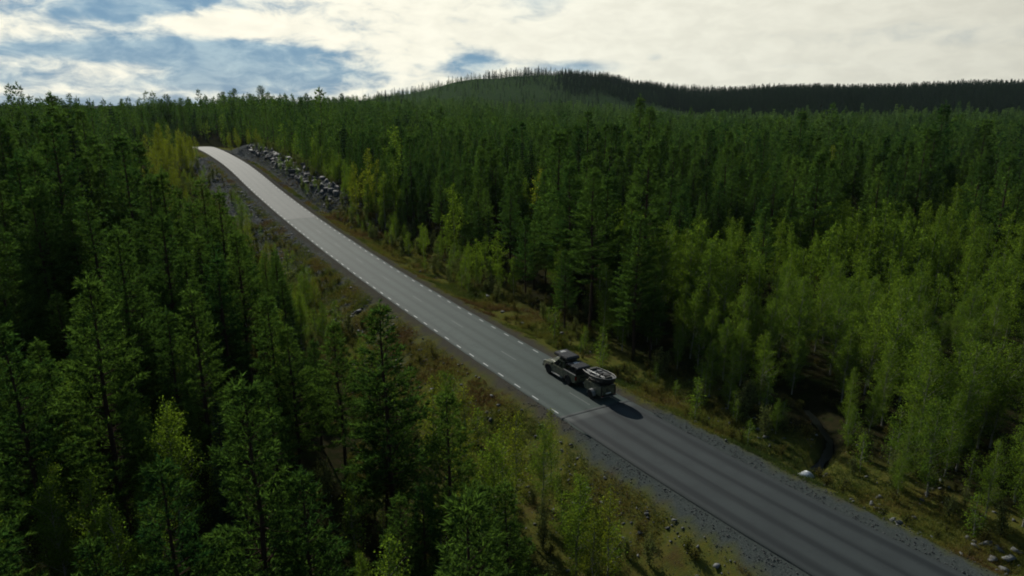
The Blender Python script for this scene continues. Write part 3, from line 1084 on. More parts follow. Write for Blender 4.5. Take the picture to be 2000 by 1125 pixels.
dist = np.hypot(NEAR['x'], NEAR['y'])
u_, v_, d_ = project(NEAR['x'], NEAR['y'], NEAR['z'] + 9 * NEAR['sc'])
vis = (u_ > -40) & (u_ < 2040) & (v_ < 1150)
order = np.argsort(dist + (~vis) * 1000)
cnt = {'pine': 0, 'birch': 0, 'spruce': 0}
LIM = {'pine': 292, 'birch': 200, 'spruce': 60}
rest = {}
for i in order:
    x, y, z = NEAR['x'][i], NEAR['y'][i], NEAR['z'][i]
    kind = 'birch' if NEAR['b'][i] else ('spruce' if NEAR['sp'][i] else 'pine')
    d = dist[i]
    lod = 0 if d < 85 else (1 if d < 240 else 2)
    s_ = NEAR['sc'][i]
    right = NEAR['s'][i] > 0
    var = int(NEAR['r'][i] * 997)
    rz = NEAR['r'][i] * 50
    if kind == 'birch':
        s_ *= .84 if (right and x > 10) else .85
    if kind == 'spruce':
        s_ *= .85
        lod = max(lod, 0)
    if vis[i] and cnt[kind] < LIM[kind] and d < 260:
        cnt[kind] += 1
        yr_i = NEAR['yr'][i]
        where = ('by the new asphalt' if yr_i < 47 else 'level with the pickup' if yr_i < 75 else
                 'by the worn asphalt' if yr_i < 137 else 'by the pale asphalt')
        dep = abs(NEAR['s'][i]) - NEAR['edge'][i]
        row = 'edging' if dep < 6 else 'inside' if dep < 22 else 'deep inside'
        if kind == 'pine':
            size = 'short' if s_ < .80 else 'medium' if s_ < 1.05 else 'tall'
            if right: size = 'short' if s_ < .95 else 'medium' if s_ < 1.22 else 'tall'
            plant('pine_tree', 'pine%d' % lod, var, x, y, rz, s_, '%s dark green pine %s the forest %s, %s' % (size, row, 'behind the ditch' if right else 'below the oncoming lane', where),
                  'pine tree', 'pines behind the ditch' if right else 'pines below the oncoming lane', zz=z, sx=1.1 if right else 1.05)
        elif kind == 'birch':
            ds_ = float(poly_dist(STREAM, np.array([x]), np.array([y]))[0])
            size = 'small' if s_ < .75 else 'medium' if s_ < 1.0 else 'tall'
            if right and x > 12 and y < 110:
                side_ = 'close to the small stream' if ds_ < 5 else 'beyond the stream bend' if y > 62 else 'by the culvert verge' if dep < 4 else 'a little way from the stream'
                lab = '%s light green birch %s the leafy stand, %s' % (size, row, side_)
                grp = 'birches around the stream'
            elif right:
                lab = '%s green birch %s the pine forest behind the ditch, %s' % (size, row, where)
                grp = 'birches among the pines behind the ditch'
            else:
                lab = '%s green birch %s the pine forest below the oncoming lane, %s' % (size, row, where)
                grp = 'birches below the oncoming lane'
            plant('birch_tree', 'birch%d' % lod, var, x, y, rz, s_, lab, 'birch tree', grp, sx=1.1 if right else 1.0, zz=z)
        else:
            plant('spruce_tree', 'spruce%d' % min(lod, 1), var, x, y, rz, s_, 'narrow dark spruce %s the forest %s, %s' % (row, 'behind the ditch' if right else 'below the oncoming lane', where),
                  'spruce tree', 'spruces among the pines', zz=z)
    else:
        key = kind + ('0' if d < 70 else '1' if d < 200 else '2')
        rest.setdefault(key, []).append((x, y, z - .1, rz, s_, var))
print('individuals', cnt, {k: len(v) for k, v in rest.items()})


def scatter(name, data, label, cat):
    """many far trees that read as one mass: one object, trees instanced on its points"""
    protos = sorted(data.keys())
    coll = bpy.data.collections.new(name + '_kinds')
    base = {}
    n = 0
    for k in protos:
        base[k] = n
        for j, pr in enumerate(PROTO[k]):
            ob = bpy.data.objects.new('%s_%03d' % (name, n), pr[2])
            coll.objects.link(ob)
            n += 1
    P, rot, scl, ix = [], [], [], []
    for k in protos:
        for (x, y, z, rz, s_, var) in data[k]:
            P.append((x, y, z)); rot.append(rz)
            scl.append(s_); ix.append(base[k] + var % len(PROTO[k]))
    me = bpy.data.meshes.new(name)
    me.from_pydata(P, [], [])
    for nm, ty, arr in (('rz', 'FLOAT', rot), ('sc', 'FLOAT', scl), ('ix', 'INT', ix)):
        a = me.attributes.new(nm, ty, 'POINT')
        a.data.foreach_set('value', np.array(arr, np.int32 if ty == 'INT' else np.float32))
    ob = tag(link(name, me), label, cat, kind='stuff')
    g = bpy.data.node_groups.new(name, 'GeometryNodeTree')
    g.interface.new_socket('Geometry', in_out='INPUT', socket_type='NodeSocketGeometry')
    g.interface.new_socket('Geometry', in_out='OUTPUT', socket_type='NodeSocketGeometry')
    gi = g.nodes.new('NodeGroupInput'); go = g.nodes.new('NodeGroupOutput')
    ci = g.nodes.new('GeometryNodeCollectionInfo')
    ci.inputs['Collection'].default_value = coll
    ci.inputs['Separate Children'].default_value = True
    ci.inputs['Reset Children'].default_value = True
    ip = g.nodes.new('GeometryNodeInstanceOnPoints')
    ip.inputs['Pick Instance'].default_value = True

    def att(nm, ty):
        a = g.nodes.new('GeometryNodeInputNamedAttribute'); a.data_type = ty
        a.inputs['Name'].default_value = nm
        return a.outputs[0]
    cx = g.nodes.new('ShaderNodeCombineXYZ')
    g.links.new(att('rz', 'FLOAT'), cx.inputs[2])
    er = g.nodes.new('FunctionNodeEulerToRotation')
    g.links.new(cx.outputs[0], er.inputs[0])
    g.links.new(gi.outputs[0], ip.inputs['Points'])
    g.links.new(ci.outputs[0], ip.inputs['Instance'])
    g.links.new(att('ix', 'INT'), ip.inputs['Instance Index'])
    g.links.new(er.outputs[0], ip.inputs['Rotation'])
    g.links.new(att('sc', 'FLOAT'), ip.inputs['Scale'])
    g.links.new(ip.outputs[0], go.inputs[0])
    md = ob.modifiers.new('trees', 'NODES')
    md.node_group = g
    return ob


# far trees: valley, hill and ridge
Xf, Yf = jgrid(-1200, 1250, 720, 1230, 7.0, 5)
Zf = ground(Xf, Yf)
uf, vf, df = project(Xf, Yf, Zf + 8)
rf = rng.random(len(Xf)); rg = rng.random(len(Xf)); rh = rng.random(len(Xf))
u0 = 1000 + 1381 * Xf / Yf
okf = (uf > -330) & (uf < 2330)
left = u0 < 720
okf &= ~(left & (rf < .6) & (Yf > 800))
clearcut = (u0 > 700) & (u0 < 1430) & (Yf > 800 + (vnoise(Xf, Yf, 60, 61) - .5) * 90)
uw = u0 + (vnoise(Xf, Yf, 25, 68) - .5) * 70
summit_wood = ((uw > 1085) & (u0 < 1270) & (Yf > 880 + 60 * (vnoise(Xf, Yf, 40, 63) - .5))) | ((u0 > 940) & (u0 < 1075) & (Yf > 1020))
ridge = (u0 >= 1270) & (Yf > 880 - np.clip((u0 - 1280) / 250, 0, 1) * 150)
wood = summit_wood | ridge
bare = clearcut & ~wood
okf &= ~(bare & (rf > .25 + .6 * (vnoise(Xf, Yf, 45, 67) > .45)))
okf &= ~((u0 > 940) & (u0 < 1075) & (Yf > 1020) & (rf > .35 * (.2 + 1.6 * (vnoise(Xf, Yf, 30, 65) > .5))))
okf &= ~(summit_wood & (u0 > 1075) & (rf > .45 + .55 * (vnoise(Xf, Yf, 28, 66) > .25)))
for x, y, z, b, wd, q, h_, i in zip(Xf[okf], Yf[okf], Zf[okf], bare[okf], wood[okf], rg[okf], rh[okf], range(okf.sum())):
    if wd:
        rest.setdefault('spruce2', []).append((x, y, z, q * 50, .35 + .62 * h_, i))
    elif b:
        rest.setdefault('spruce2' if q < .3 else 'young2', []).append((x, y, z, q * 50, (.22 + .5 * h_) if q > .10 else .3 + .6 * h_, i))
    else:
        rest.setdefault('young2' if q < .75 else 'pine2', []).append((x, y, z, q * 50, .75 + .45 * h_ if q < .75 else .6 + .3 * h_, i))
Xs, Ys = jgrid(20, 260, 880, 1160, 5.6, 16)
us = 1000 + 1381 * Xs / Ys
oks = (us + (vnoise(Xs, Ys, 25, 68) - .5) * 80 > 1100) & (vnoise(Xs, Ys, 22, 69) > .22) & (us < 1290) & (Ys > 900 + 50 * (vnoise(Xs, Ys, 40, 63) - .5))
Xs, Ys = Xs[oks], Ys[oks]; Zs = ground(Xs, Ys)
for x, y, z, i in zip(Xs, Ys, Zs, range(len(Xs))):
    q = ((i * 7919) % 101) / 101
    rest['spruce2'].append((x, y, z, q * 50, .28 + .5 * q, i))
Xs, Ys = jgrid(-140, 80, 960, 1150, 5.6, 17)
us = 1000 + 1381 * Xs / Ys
oks = (us > 850) & (us < 1110) & (vnoise(Xs, Ys, 26, 70) + (us - 980) / 520 > .58)
Xs, Ys = Xs[oks], Ys[oks]; Zs = ground(Xs, Ys)
for x, y, z, i in zip(Xs, Ys, Zs, range(len(Xs))):
    q = ((i * 7919) % 101) / 101
    rest['spruce2' if q < .55 else 'young2'].append((x, y, z, q * 50, .16 + .34 * ((i * 31) % 17) / 17, i))
# denser rows on the dark ridge, whose trunks stand close
Xr, Yr = jgrid(120, 1050, 740, 1010, 6.2, 6)
ur = 1000 + 1381 * Xr / Yr
okr = (ur > 1290) & (ur < 2330) & (Yr > 890 - np.clip((ur - 1280) / 250, 0, 1) * 150)
Xr, Yr = Xr[okr], Yr[okr]; Zr = ground(Xr, Yr)
qr = rng.random(len(Xr))
for x, y, z, q, i in zip(Xr, Yr, Zr, qr, range(len(Xr))):
    rest['spruce2'].append((x, y, z, q * 50, .7 + .5 * ((i * 7919) % 97) / 97, i))
# mid-valley trees get a lighter, younger look further out
mv = rest.get('pine2', [])
keep, yng = [], []
for q in mv:
    (yng if (q[1] > 330 and (int(q[5]) % 10) < np.interp(q[1], [330, 480, 620], [1.5, 4, 8.5]) and 1000 + 1381 * q[0] / q[1] > 560) else keep).append(q)
rest['pine2'] = keep
rest.setdefault('young2', []).extend([(a, b, c, d, e * 1.25, f) for a, b, c, d, e, f in yng])
print('rest', {k: len(v) for k, v in rest.items()})
scatter('pine_forest', {k: rest[k] for k in rest if k.startswith('pine')}, 'dense pine forest receding on both sides behind the nearer trees', 'forest')
scatter('birch_wood', {k: rest[k] for k in rest if k.startswith('birch')}, 'scattered pale green birches mixed through the farther forest', 'birch wood')
scatter('spruce_forest', {k: rest[k] for k in rest if k.startswith('spruce')}, 'dark spruce forest covering the hilltop and the long ridge', 'spruce forest')
scatter('young_forest', {k: rest[k] for k in rest if k.startswith('young')}, 'lighter green young forest at the foot of the hill', 'young forest')


# ------------------------------------------------------------------ singled-out trees
def plant_top(name, kind, var, u, v, Y, label, cat, group=None, sx=1.0, rz=0.0):
    p = at(u, v, Y)
    z0 = gz(p[0], p[1])
    h = max(1.0, p[2] - z0)
    sc_ = h / PROTO[kind][var % len(PROTO[kind])][3]
    return plant(name, kind, var, p[0], p[1], rz, sc_, label, cat, group, sx=sx, zz=z0)


plant_top('pine_tree', 'pine0', 2, 742, 598, 33.5, 'dense lone pine standing apart on the slope below the oncoming lane', 'pine tree', sx=1.12)
for i, (u, v, Y) in enumerate(((290, 203, 330), (312, 194, 325), (326, 186, 330), (353, 193, 320))):
    plant_top('pine_tree', 'oldpine', i, u, v, Y, 'tall old pine with a rounded crown rising where the road bends away', 'pine tree', 'old pines above the road bend', rz=i * 2.1)
for i, (u, v, Y) in enumerate(((435, 180, 430), (457, 174, 440), (508, 168, 430), (667, 183, 560), (775, 182, 640))):
    plant_top('pine_tree', 'oldpine', i + 1, u, v, Y, 'tall old pine sticking up from the low wooded crest', 'pine tree', 'old pines on the wooded crest', rz=i * 1.7)
for i, (u, v, Y) in enumerate(((708, 170, 600), (738, 176, 600))):
    tr = snag_parts(300 + i, 15)
    p = at(u, v, Y); z0 = gz(p[0], p[1])
    e = empty('dead_tree', (p[0], p[1], z0)); e.scale = (1, 1, (p[2] - z0) / 15)
    link('trunk', tr.mesh('dead_trunk', M['deadwood']), e)
    tag(e, 'bare dead tree spike on the crest beside the hill', 'dead tree', 'dead trees on the crest')

G1 = 'yellow-green birches where the road disappears'
gl = np.random.default_rng(5)
for i, (u, v, Y) in enumerate(((283, 262, 196), (298, 246, 204), (312, 240, 206), (328, 244, 200), (343, 250, 196), (357, 256, 200), (370, 266, 205),
                               (296, 285, 176), (318, 278, 180), (338, 288, 178), (356, 292, 184), (370, 296, 192), (308, 320, 160), (330, 318, 162), (346, 330, 158), (362, 330, 168), (290, 300, 168), (285, 330, 150), (302, 345, 142), (322, 350, 140), (342, 356, 142), (360, 362, 146), (312, 380, 126), (335, 388, 126), (300, 270, 190), (350, 268, 192), (376, 280, 205), (320, 260, 194), (379, 266, 231), (368, 262, 229), (355, 258, 226), (342, 256, 224), (374, 272, 222))):
    plant_top('birch_tree', 'spring_birch1', i, u, v, Y, 'bright yellow-green birch in the clump where the road disappears', 'birch tree', G1, sx=.95 + .3 * gl.random(), rz=i)
for i, (u, v, Y) in enumerate(((448, 258, 236), (462, 250, 240), (482, 252, 236), (498, 250, 232), (508, 262, 228))):
    plant_top('birch_tree', 'spring_birch1', i + 2, u, v, Y, 'round yellow-green birch in the small clump above the rock cutting', 'birch tree', 'birch clump above the rock cutting', sx=1.25, rz=i * 2)
for i, (u, v, Y) in enumerate(((692, 318, 141), (712, 292, 143), (728, 312, 139), (766, 312, 136), (748, 340, 134), (772, 252, 158))):
    plant_top('birch_tree', 'spring_birch1' if i < 3 else 'birch1', i, u, v, Y, 'leafy light green birch at the end of the rubble slope', 'birch tree', 'birches at the end of the rubble slope', sx=.95, rz=i * 2)
for i, (u, v, Y) in enumerate(((612, 268, 190), (628, 286, 182), (645, 290, 178), (660, 300, 172), (672, 312, 160))):
    plant_top('birch_tree', 'birch1', i, u, v, Y, 'pale slim birch rooted along the top of the rock cutting', 'birch tree', 'birches along the rock cutting', sx=.9, rz=i * 2)
plant_top('birch_tree', 'birch1', 2, 886, 362, 112, 'pale grey-green birch standing free before the dark pines', 'birch tree', sx=.95)
plant_top('birch_tree', 'spring_birch1', 1, 1040, 330, 118, 'yellow-green birch top lighting up among the dark pines', 'birch tree')
plant_top('birch_tree', 'spring_birch1', 2, 1640, 285, 150, 'solitary yellow-green birch far inside the pine forest', 'birch tree')
G2 = 'young birches on the bank below the oncoming lane'
for i, (u, v, Y) in enumerate(((590, 520, 84), (612, 535, 82), (575, 560, 78), (628, 590, 72), (560, 610, 68), (845, 735, 41.5), (872, 728, 42.5), (905, 752, 41), (1078, 800, 41), (1062, 830, 39),
                               (985, 812, 36.5), (1005, 806, 37), (960, 850, 34), (1190, 955, 30.5), (1165, 985, 29.5), (1130, 930, 31), (900, 830, 36), (480, 420, 112), (468, 385, 122), (520, 470, 98), (540, 500, 92))):
    plant_top('birch_tree', 'spring_birch0' if i % 3 else 'birch0', i, u, v, Y, '%s bright green birch on the bank below the oncoming lane, %s' % ('slim' if i % 3 else 'bushy', 'by the new asphalt' if Y < 47 else 'by the worn asphalt'), 'birch tree', G2, sx=1.1, rz=i * 1.3)

# ------------------------------------------------------------------ bushes by the road
Xb, Yb = jgrid(-120, 60, 18, 235, 1.9, 9)
Zb, Sb, Ib, cb_, chb = ground(Xb, Yb, True)
yb = RC[Ib, 1]
rb1 = rng.random(len(Xb)); rb2 = rng.random(len(Xb)); rb3 = rng.random(len(Xb))
dens_r = np.interp(np.abs(Sb), [6.5, 8.0, 10, 15, 18], [0, .4, .85, .7, 0]) * np.interp(yb, [20, 45, 62, 130, 150, 235], [1.0, .85, 1.1, 1.0, .7, .7])
dens_l = np.interp(np.abs(Sb), [6.5, 8.5, 11, 17, 24], [0, .35, .8, .8, .1]) * np.interp(yb, [10, 45, 55, 75, 130, 170], [1.4, 1.4, 1.1, 1.0, .9, .6])
dn_ = np.where(Sb > 0, dens_r, dens_l) * (.35 + 1.3 * (vnoise(Xb, Yb, 6, 71) > .45))
okb = (rb1 < dn_ * .62) & (poly_dist(STREAM, Xb, Yb) > 1.1) & (np.hypot(Xb, Yb) > 24)
ub, vb, db = project(Xb, Yb, Zb + 1)
okb &= (ub > -20) & (ub < 2020) & (vb < 1150) & (db > 0)
ordb = [i for i in np.argsort(db) if okb[i]]
nb_ = {'w': 0, 's': 0}


def where_on(v):
    return ('by the new asphalt' if v < 47 else 'level with the pickup' if v < 75 else
            'by the worn asphalt' if v < 137 else 'by the pale asphalt')


brest = {}
for i in ordb:
    x, y, z = Xb[i], Yb[i], Zb[i]
    right = Sb[i] > 0
    near = db[i] < 90
    if rb2[i] < .55:
        sc_ = (.45 + .75 * rb3[i]) * (1.0 if abs(Sb[i]) > 8.5 else .7)
        if nb_['w'] < 170:
            nb_['w'] += 1
            plant('willow_bush', 'willow0' if near else 'willow1', i, x, y, rb3[i] * 40, sc_,
                  '%s grey-green willow bush %s, %s' % ('knee-high' if sc_ < .5 else 'chest-high' if sc_ < .8 else 'tall', 'beside the grassy ditch' if right else 'on the bank below the oncoming lane', where_on(yb[i])), 'bush',
                  'willow bushes along the ditch' if right else 'willow bushes on the bank', zz=z - .05)
        else:
            brest.setdefault('willow1', []).append((x, y, z - .05, rb3[i] * 40, sc_, int(i)))
    else:
        sc_ = .45 + .85 * rb3[i]
        if nb_['s'] < 150:
            nb_['s'] += 1
            plant('birch_sapling', 'sapling0', i, x, y, rb3[i] * 40, sc_,
                  '%s thin birch sapling %s, %s' % ('short' if sc_ < .75 else 'shoulder-high' if sc_ < 1.0 else 'tall', 'by the grassy ditch' if right else 'on the bank below the oncoming lane', where_on(yb[i])), 'sapling',
                  'birch saplings along the ditch' if right else 'birch saplings on the bank', zz=z - .05, sx=1.2)
        else:
            brest.setdefault('sapling0', []).append((x, y, z - .05, rb3[i] * 40, sc_, int(i)))
print('bushes', nb_, {k: len(v) for k, v in brest.items()})
if brest:
    scatter('undergrowth', brest, 'low willow and birch scrub further along the road edges', 'undergrowth')
# low heath clumps nobody could count
Xh, Yh = jgrid(-110, 55, 16, 200, .95, 12)
Zh, Sh, Ih, ch_, chh = ground(Xh, Yh, True)
rh1 = rng.random(len(Xh)); rh2 = rng.random(len(Xh))
ah = np.abs(Sh)
dh = np.interp(ah, [5.2, 7, 12, 22, 30], [0, .5, .7, .45, .12]) * np.where(Sh < 0, 1.0, .55) * (1 - .85 * (ch_ > .4) * (ah < 12))
dh *= .3 + 1.2 * (vnoise(Xh, Yh, 3.5, 73) > .5)
uh, vh, deh = project(Xh, Yh, Zh)
okh = (rh1 < dh * .8) & (uh > -20) & (uh < 2020) & (vh < 1160) & (vh > 250) & (poly_dist(STREAM, Xh, Yh) > .9)
scatter('heath_clumps', {'heath0': [(x, y, z - .04, q * 40, .4 + .9 * q, int(q * 999)) for x, y, z, q in zip(Xh[okh], Yh[okh], Zh[okh], rh2[okh])]},
        'low brownish heath and bilberry clumps covering the banks and forest edge', 'heath')
print('heath', okh.sum())


# ------------------------------------------------------------------ grass on the verges
def grass_mat():
    m, t, p = mat('verge_grass')
    a = t.new('ShaderNodeAttribute', attribute_name='col')
    t.l.new(a.outputs['Color'], p.inputs['Base Color'])
    p.inputs['Roughness'].default_value = .7
    p.inputs['Specular IOR Level'].default_value = .15
    tr = t.new('ShaderNodeBsdfTranslucent')
    t.l.new(a.outputs['Color'], tr.inputs['Color'])
    ms = t.new('ShaderNodeMixShader'); ms.inputs[0].default_value = .35
    t.l.new(p.outputs[0], ms.inputs[1]); t.l.new(tr.outputs[0], ms.inputs[2])
    t.l.new(ms.outputs[0], t.n['Material Output'].inputs[0])
    return m


M['grass'] = grass_mat()


def grass(name, side, label, n_try, seed):
    g = np.random.default_rng(seed)
    s_ = g.uniform(s_at_y(16), s_at_y(215), n_try)
    far = np.interp(np.interp(s_, along, RC[:, 1]), [20, 60, 215], [1.0, .75, .3])
    keep = g.random(n_try) < far
    s_ = s_[keep]
    lat = 4.4 + np.abs(g.normal(size=len(s_))) * 3.4 + g.random(len(s_)) * 1.2
    x = np.interp(s_, along, RC[:, 0]) + np.interp(s_, along, RN[:, 0]) * lat * side
    y = np.interp(s_, along, RC[:, 1]) + np.interp(s_, along, RN[:, 1]) * lat * side
    yr_ = np.interp(s_, along, RC[:, 1])
    new_ = yr_ < 47
    wsh_ = np.where(side > 0, 4.6 + new_ * .4, 4.4 + new_ * .5) + (vnoise(x, y, 2.2, 8) - .5) * 1.1
    z, S_, I_, c_, h_ = ground(x, y, True)
    pn = vnoise(x, y, 1.6, 81) * .6 + vnoise(x, y, 4.5, 82) * .4
    rubz = (c_ > .4) & (lat > 6.2)
    if side < 0:
        pr_ = np.interp(lat, [4.4, 6, 12], [1, .9, .65]) * np.where(yr_ > 110, .5, 1)
    else:
        pr_ = np.ones(len(x))
    ok_ = (lat > wsh_) & (pn > .36) & (h_ < .15) & ~(rubz & (g.random(len(x)) > .12)) & (g.random(len(x)) < pr_)
    u1_, v1_, d1_ = project(x, y, z)
    ok_ &= (u1_ > -20) & (u1_ < 2020) & (v1_ < 1150)
    x, y, z, lat = x[ok_], y[ok_], z[ok_], lat[ok_]
    d1_ = d1_[ok_]
    n = len(x)
    nb = 5
    big = np.clip(d1_ / 45, .8, 2.4)
    pick = vnoise(x, y, 3.1, 83) * .55 + vnoise(x, y, 9, 84) * .45 + (g.random(n) - .5) * .22
    pal = np.array([(.036, .058, .012), (.075, .100, .016), (.120, .125, .020), (.125, .100, .024), (.085, .052, .020)])
    col = np.stack([np.interp(pick, [.2, .4, .52, .64, .8], pal[:, k]) for k in range(3)], 1)
    P = np.repeat(np.stack([x, y, z], 1), nb, 0)
    B = np.repeat(big, nb)
    P[:, :2] += g.normal(size=(len(P), 2)) * .09 * B[:, None]
    D = g.normal(size=P.shape) * .55; D[:, 2] = 1
    Ln = (.13 + .26 * g.random(len(P)) ** 2) * np.repeat(np.interp(lat, [4.5, 7, 12], [.6, 1.15, 1.0]), nb) * B ** .4
    acc = Acc()
    acc.blades(P - np.array([0, 0, .02]), D, Ln, .03 * B, g)
    V = acc.V[0]; Fc = acc.F[0]
    cc = np.repeat(np.repeat(col, nb, 0) * (.75 + .5 * g.random((len(P), 1))), 3, 0)
    me = mesh_np(name, V, Fc, (M['grass'],), colors={'col': np.c_[cc, np.ones(len(cc))]})
    tag(link(name, me), label, 'grass', kind='stuff')
    print(name, len(Fc))


grass('verge_grass', 1, 'yellow-green and rusty grass along the ditch on the truck side', 85000, 3)
grass('bank_grass', -1, 'patchy yellowish grass on the stony bank below the oncoming lane', 80000, 4)


# ------------------------------------------------------------------ stones
def hull_rock(seed, n=14, flat=.7):
    g = np.random.default_rng(seed)
    bm = bmesh.new()
    for _ in range(n):
        v = g.normal(size=3); v /= np.linalg.norm(v)
        v *= g.uniform(.75, 1.0)
        bm.verts.new((v[0], v[1] * g.uniform(.8, 1), v[2] * flat))
    bmesh.ops.convex_hull(bm, input=bm.verts)
    bmesh.ops.delete(bm, geom=[v for v in bm.verts if not v.link_faces], context='VERTS')
    bmesh.ops.triangulate(bm, faces=bm.faces)
    V = np.array([v.co[:] for v in bm.verts]); 
    bm.verts.index_update()
    Fc = np.array([[v.index for v in f.verts] for f in bm.faces])
    bm.free()
    return V, Fc


def block_rock(seed, n=18):
    g = np.random.default_rng(seed)
    bm = bmesh.new()
    for _ in range(n):
        v = g.normal(size=3); v /= np.abs(v).max()
        v *= g.uniform(.8, 1.0)
        v[0] += .25 * v[2]
        bm.verts.new(v)
    bmesh.ops.convex_hull(bm, input=bm.verts)
    bmesh.ops.delete(bm, geom=[v for v in bm.verts if not v.link_faces], context='VERTS')
    bmesh.ops.triangulate(bm, faces=bm.faces)
    bm.verts.index_update()
    V = np.array([v.co[:] for v in bm.verts])
    Fc = np.array([[v.index for v in f.verts] for f in bm.faces])
    bm.free()
    return V, Fc


def rock_mat(name, a, b, lich):
    m, t, p = mat(name)
    tcn = t.new('ShaderNodeTexCoord'); geo = t.new('ShaderNodeNewGeometry')
    n = t.noise(tcn.outputs['Object'], 1.6, 6, .65)
    n2 = t.noise(tcn.outputs['Object'], 9, 4, .7)
    c = t.mix(t.ramp(n, .3, .7), a, b)
    c = t.mix(t.ramp(n2, .5, .75, 0, .6), c, lich)
    f = t.ramp(geo.outputs['Random Per Island'], 0, 1, .6, 1.35, smooth=False)
    v = t.new('ShaderNodeVectorMath', operation='SCALE')
    t.l.new(c, v.inputs[0]); t.put(v, 'Scale', f)
    t.l.new(v.outputs[0], p.inputs['Base Color'])
    p.inputs['Roughness'].default_value = .85
    bp = t.new('ShaderNodeBump'); bp.inputs['Strength'].default_value = .5; bp.inputs['Distance'].default_value = .08
    t.l.new(n2, bp.inputs['Height']); t.l.new(bp.outputs[0], p.inputs['Normal'])
    return m


M['rock'] = rock_mat('grey_rock', rgb(.046, .051, .053), rgb(.092, .098, .100), rgb(.038, .042, .032))
M['rock_face'] = rock_mat('dark_blasted_rock', rgb(.020, .023, .025), rgb(.046, .050, .052), rgb(.020, .024, .015))
M['rock_pale'] = rock_mat('pale_rock', rgb(.085, .09, .088), rgb(.135, .14, .135), rgb(.06, .062, .052))
ROCKS = [hull_rock(400 + i, 11 + i % 4, .55 + .1 * (i % 4)) for i in range(10)]


def rubble(name, side, n_try, label, seed):
    g = np.random.default_rng(seed)
    s_ = g.uniform(s_at_y(18), s_at_y(232), n_try)
    lat = 4.6 + g.random(n_try) ** .9 * 10
    x = np.interp(s_, along, RC[:, 0]) + np.interp(s_, along, RN[:, 0]) * lat * side
    y = np.interp(s_, along, RC[:, 1]) + np.interp(s_, along, RN[:, 1]) * lat * side
    yr_ = np.interp(s_, along, RC[:, 1])
    z, S_, I_, c_, h_ = ground(x, y, True)
    if side < 0:
        pr_ = np.interp(yr_, [18, 46, 52, 62, 140, 232], [.55, .5, .12, .5, .9, .6]) * np.interp(lat, [4.6, 5.6, 7, 9, 14.6], [.15, .7, 1, .6, .12])
    else:
        pr_ = np.interp(yr_, [18, 46, 50, 125, 145, 232], [.22, .15, .03, .05, 1.0, .8]) * np.interp(lat, [4.6, 6, 7.5, 12, 14.6], [.25, .6, 1, .8, .2])
        pr_ = np.maximum(pr_, np.where((yr_ < 34) & (lat > 5) & (lat < 7.5), .8, 0))
    pr_ *= .3 + 1.1 * (vnoise(x, y, 2.4, 91) > .42)
    ok_ = (g.random(n_try) < pr_) & (h_ < .2)
    u1_, v1_, d1_ = project(x, y, z)
    ok_ &= (u1_ > -20) & (u1_ < 2020) & (v1_ < 1150)
    x, y, z = x[ok_], y[ok_], z[ok_]
    a = Acc()
    for i in range(len(x)):
        V, Fc = ROCKS[i % 10]
        sz = .06 + .17 * g.random() ** 2.2 + (.16 if g.random() < .05 else 0)
        if y[i] > 110: sz *= 1.5
        an = g.random() * 6.28; ca, sa = math.cos(an), math.sin(an)
        Q = V * sz * np.array([1, g.uniform(.6, 1), g.uniform(.6, 1)])
        Q = np.stack([Q[:, 0] * ca - Q[:, 1] * sa, Q[:, 0] * sa + Q[:, 1] * ca, Q[:, 2]], 1) + np.array([x[i], y[i], z[i] + sz * .15])
        a.add(Q, Fc)
    tag(link(name, a.mesh(name, M['rock'])), label, 'rubble', kind='stuff')
    print(name, len(x))


rubble('bank_rubble', -1, 15000, 'loose grey stones scattered over the bank below the oncoming lane', 21)
rubble('cutting_rubble', 1, 15000, 'loose grey stones heaped along the rock cutting and ditch', 22)


def shoulder_gravel():
    g = np.random.default_rng(33)
    n_ = 11000
    s_ = g.uniform(s_at_y(20), s_at_y(58), n_)
    side = np.where(g.random(n_) < .62, -1.0, 1.0)
    lat = np.where(side < 0, 3.3 + g.random(n_) ** 1.5 * 4.0, 3.4 + g.random(n_) ** 1.6 * 2.8)
    x = np.interp(s_, along, RC[:, 0]) + np.interp(s_, along, RN[:, 0]) * lat * side
    y = np.interp(s_, along, RC[:, 1]) + np.interp(s_, along, RN[:, 1]) * lat * side
    ok_ = g.random(n_) < (.35 + .9 * (vnoise(x, y, 1.1, 95) > .5)) * np.interp(np.interp(s_, along, RC[:, 1]), [20, 47, 58], [1, .8, .15])
    x, y = x[ok_], y[ok_]
    z = ground(x, y)
    a = Acc()
    for i in range(len(x)):
        V, Fc = ROCKS[i % 10]
        sz = .02 + .055 * g.random() ** 3
        an = g.random() * 6.28; ca, sa = math.cos(an), math.sin(an)
        Q = V * sz
        a.add(np.stack([Q[:, 0] * ca - Q[:, 1] * sa + x[i], Q[:, 0] * sa + Q[:, 1] * ca + y[i], Q[:, 2] + z[i] + sz * .2], 1), Fc)
    tag(link('shoulder_gravel', a.mesh('shoulder_gravel', M['rock_face'])), 'coarse blue-grey gravel along the shoulders of the new asphalt', 'gravel', kind='stuff')


shoulder_gravel()


def rock(name, x, y, sx, sy, sz, rz, v, m, label, group, sink=.3, tilt=0.0, zz=None):
    V, Fc = block_rock(600 + v) if name == 'rock_block' else hull_rock(600 + v, 10, .9)
    me = mesh_np('rock', V * np.array([sx, sy, sz]), Fc, (m,))
    z = gz(x, y) if zz is None else zz
    o_ = link(name, me)
    o_.location = (x, y, z + sz * .8 * (1 - 2 * sink)); o_.rotation_euler = (tilt, tilt * .6, rz)
    return tag(o_, label, 'rock', group)


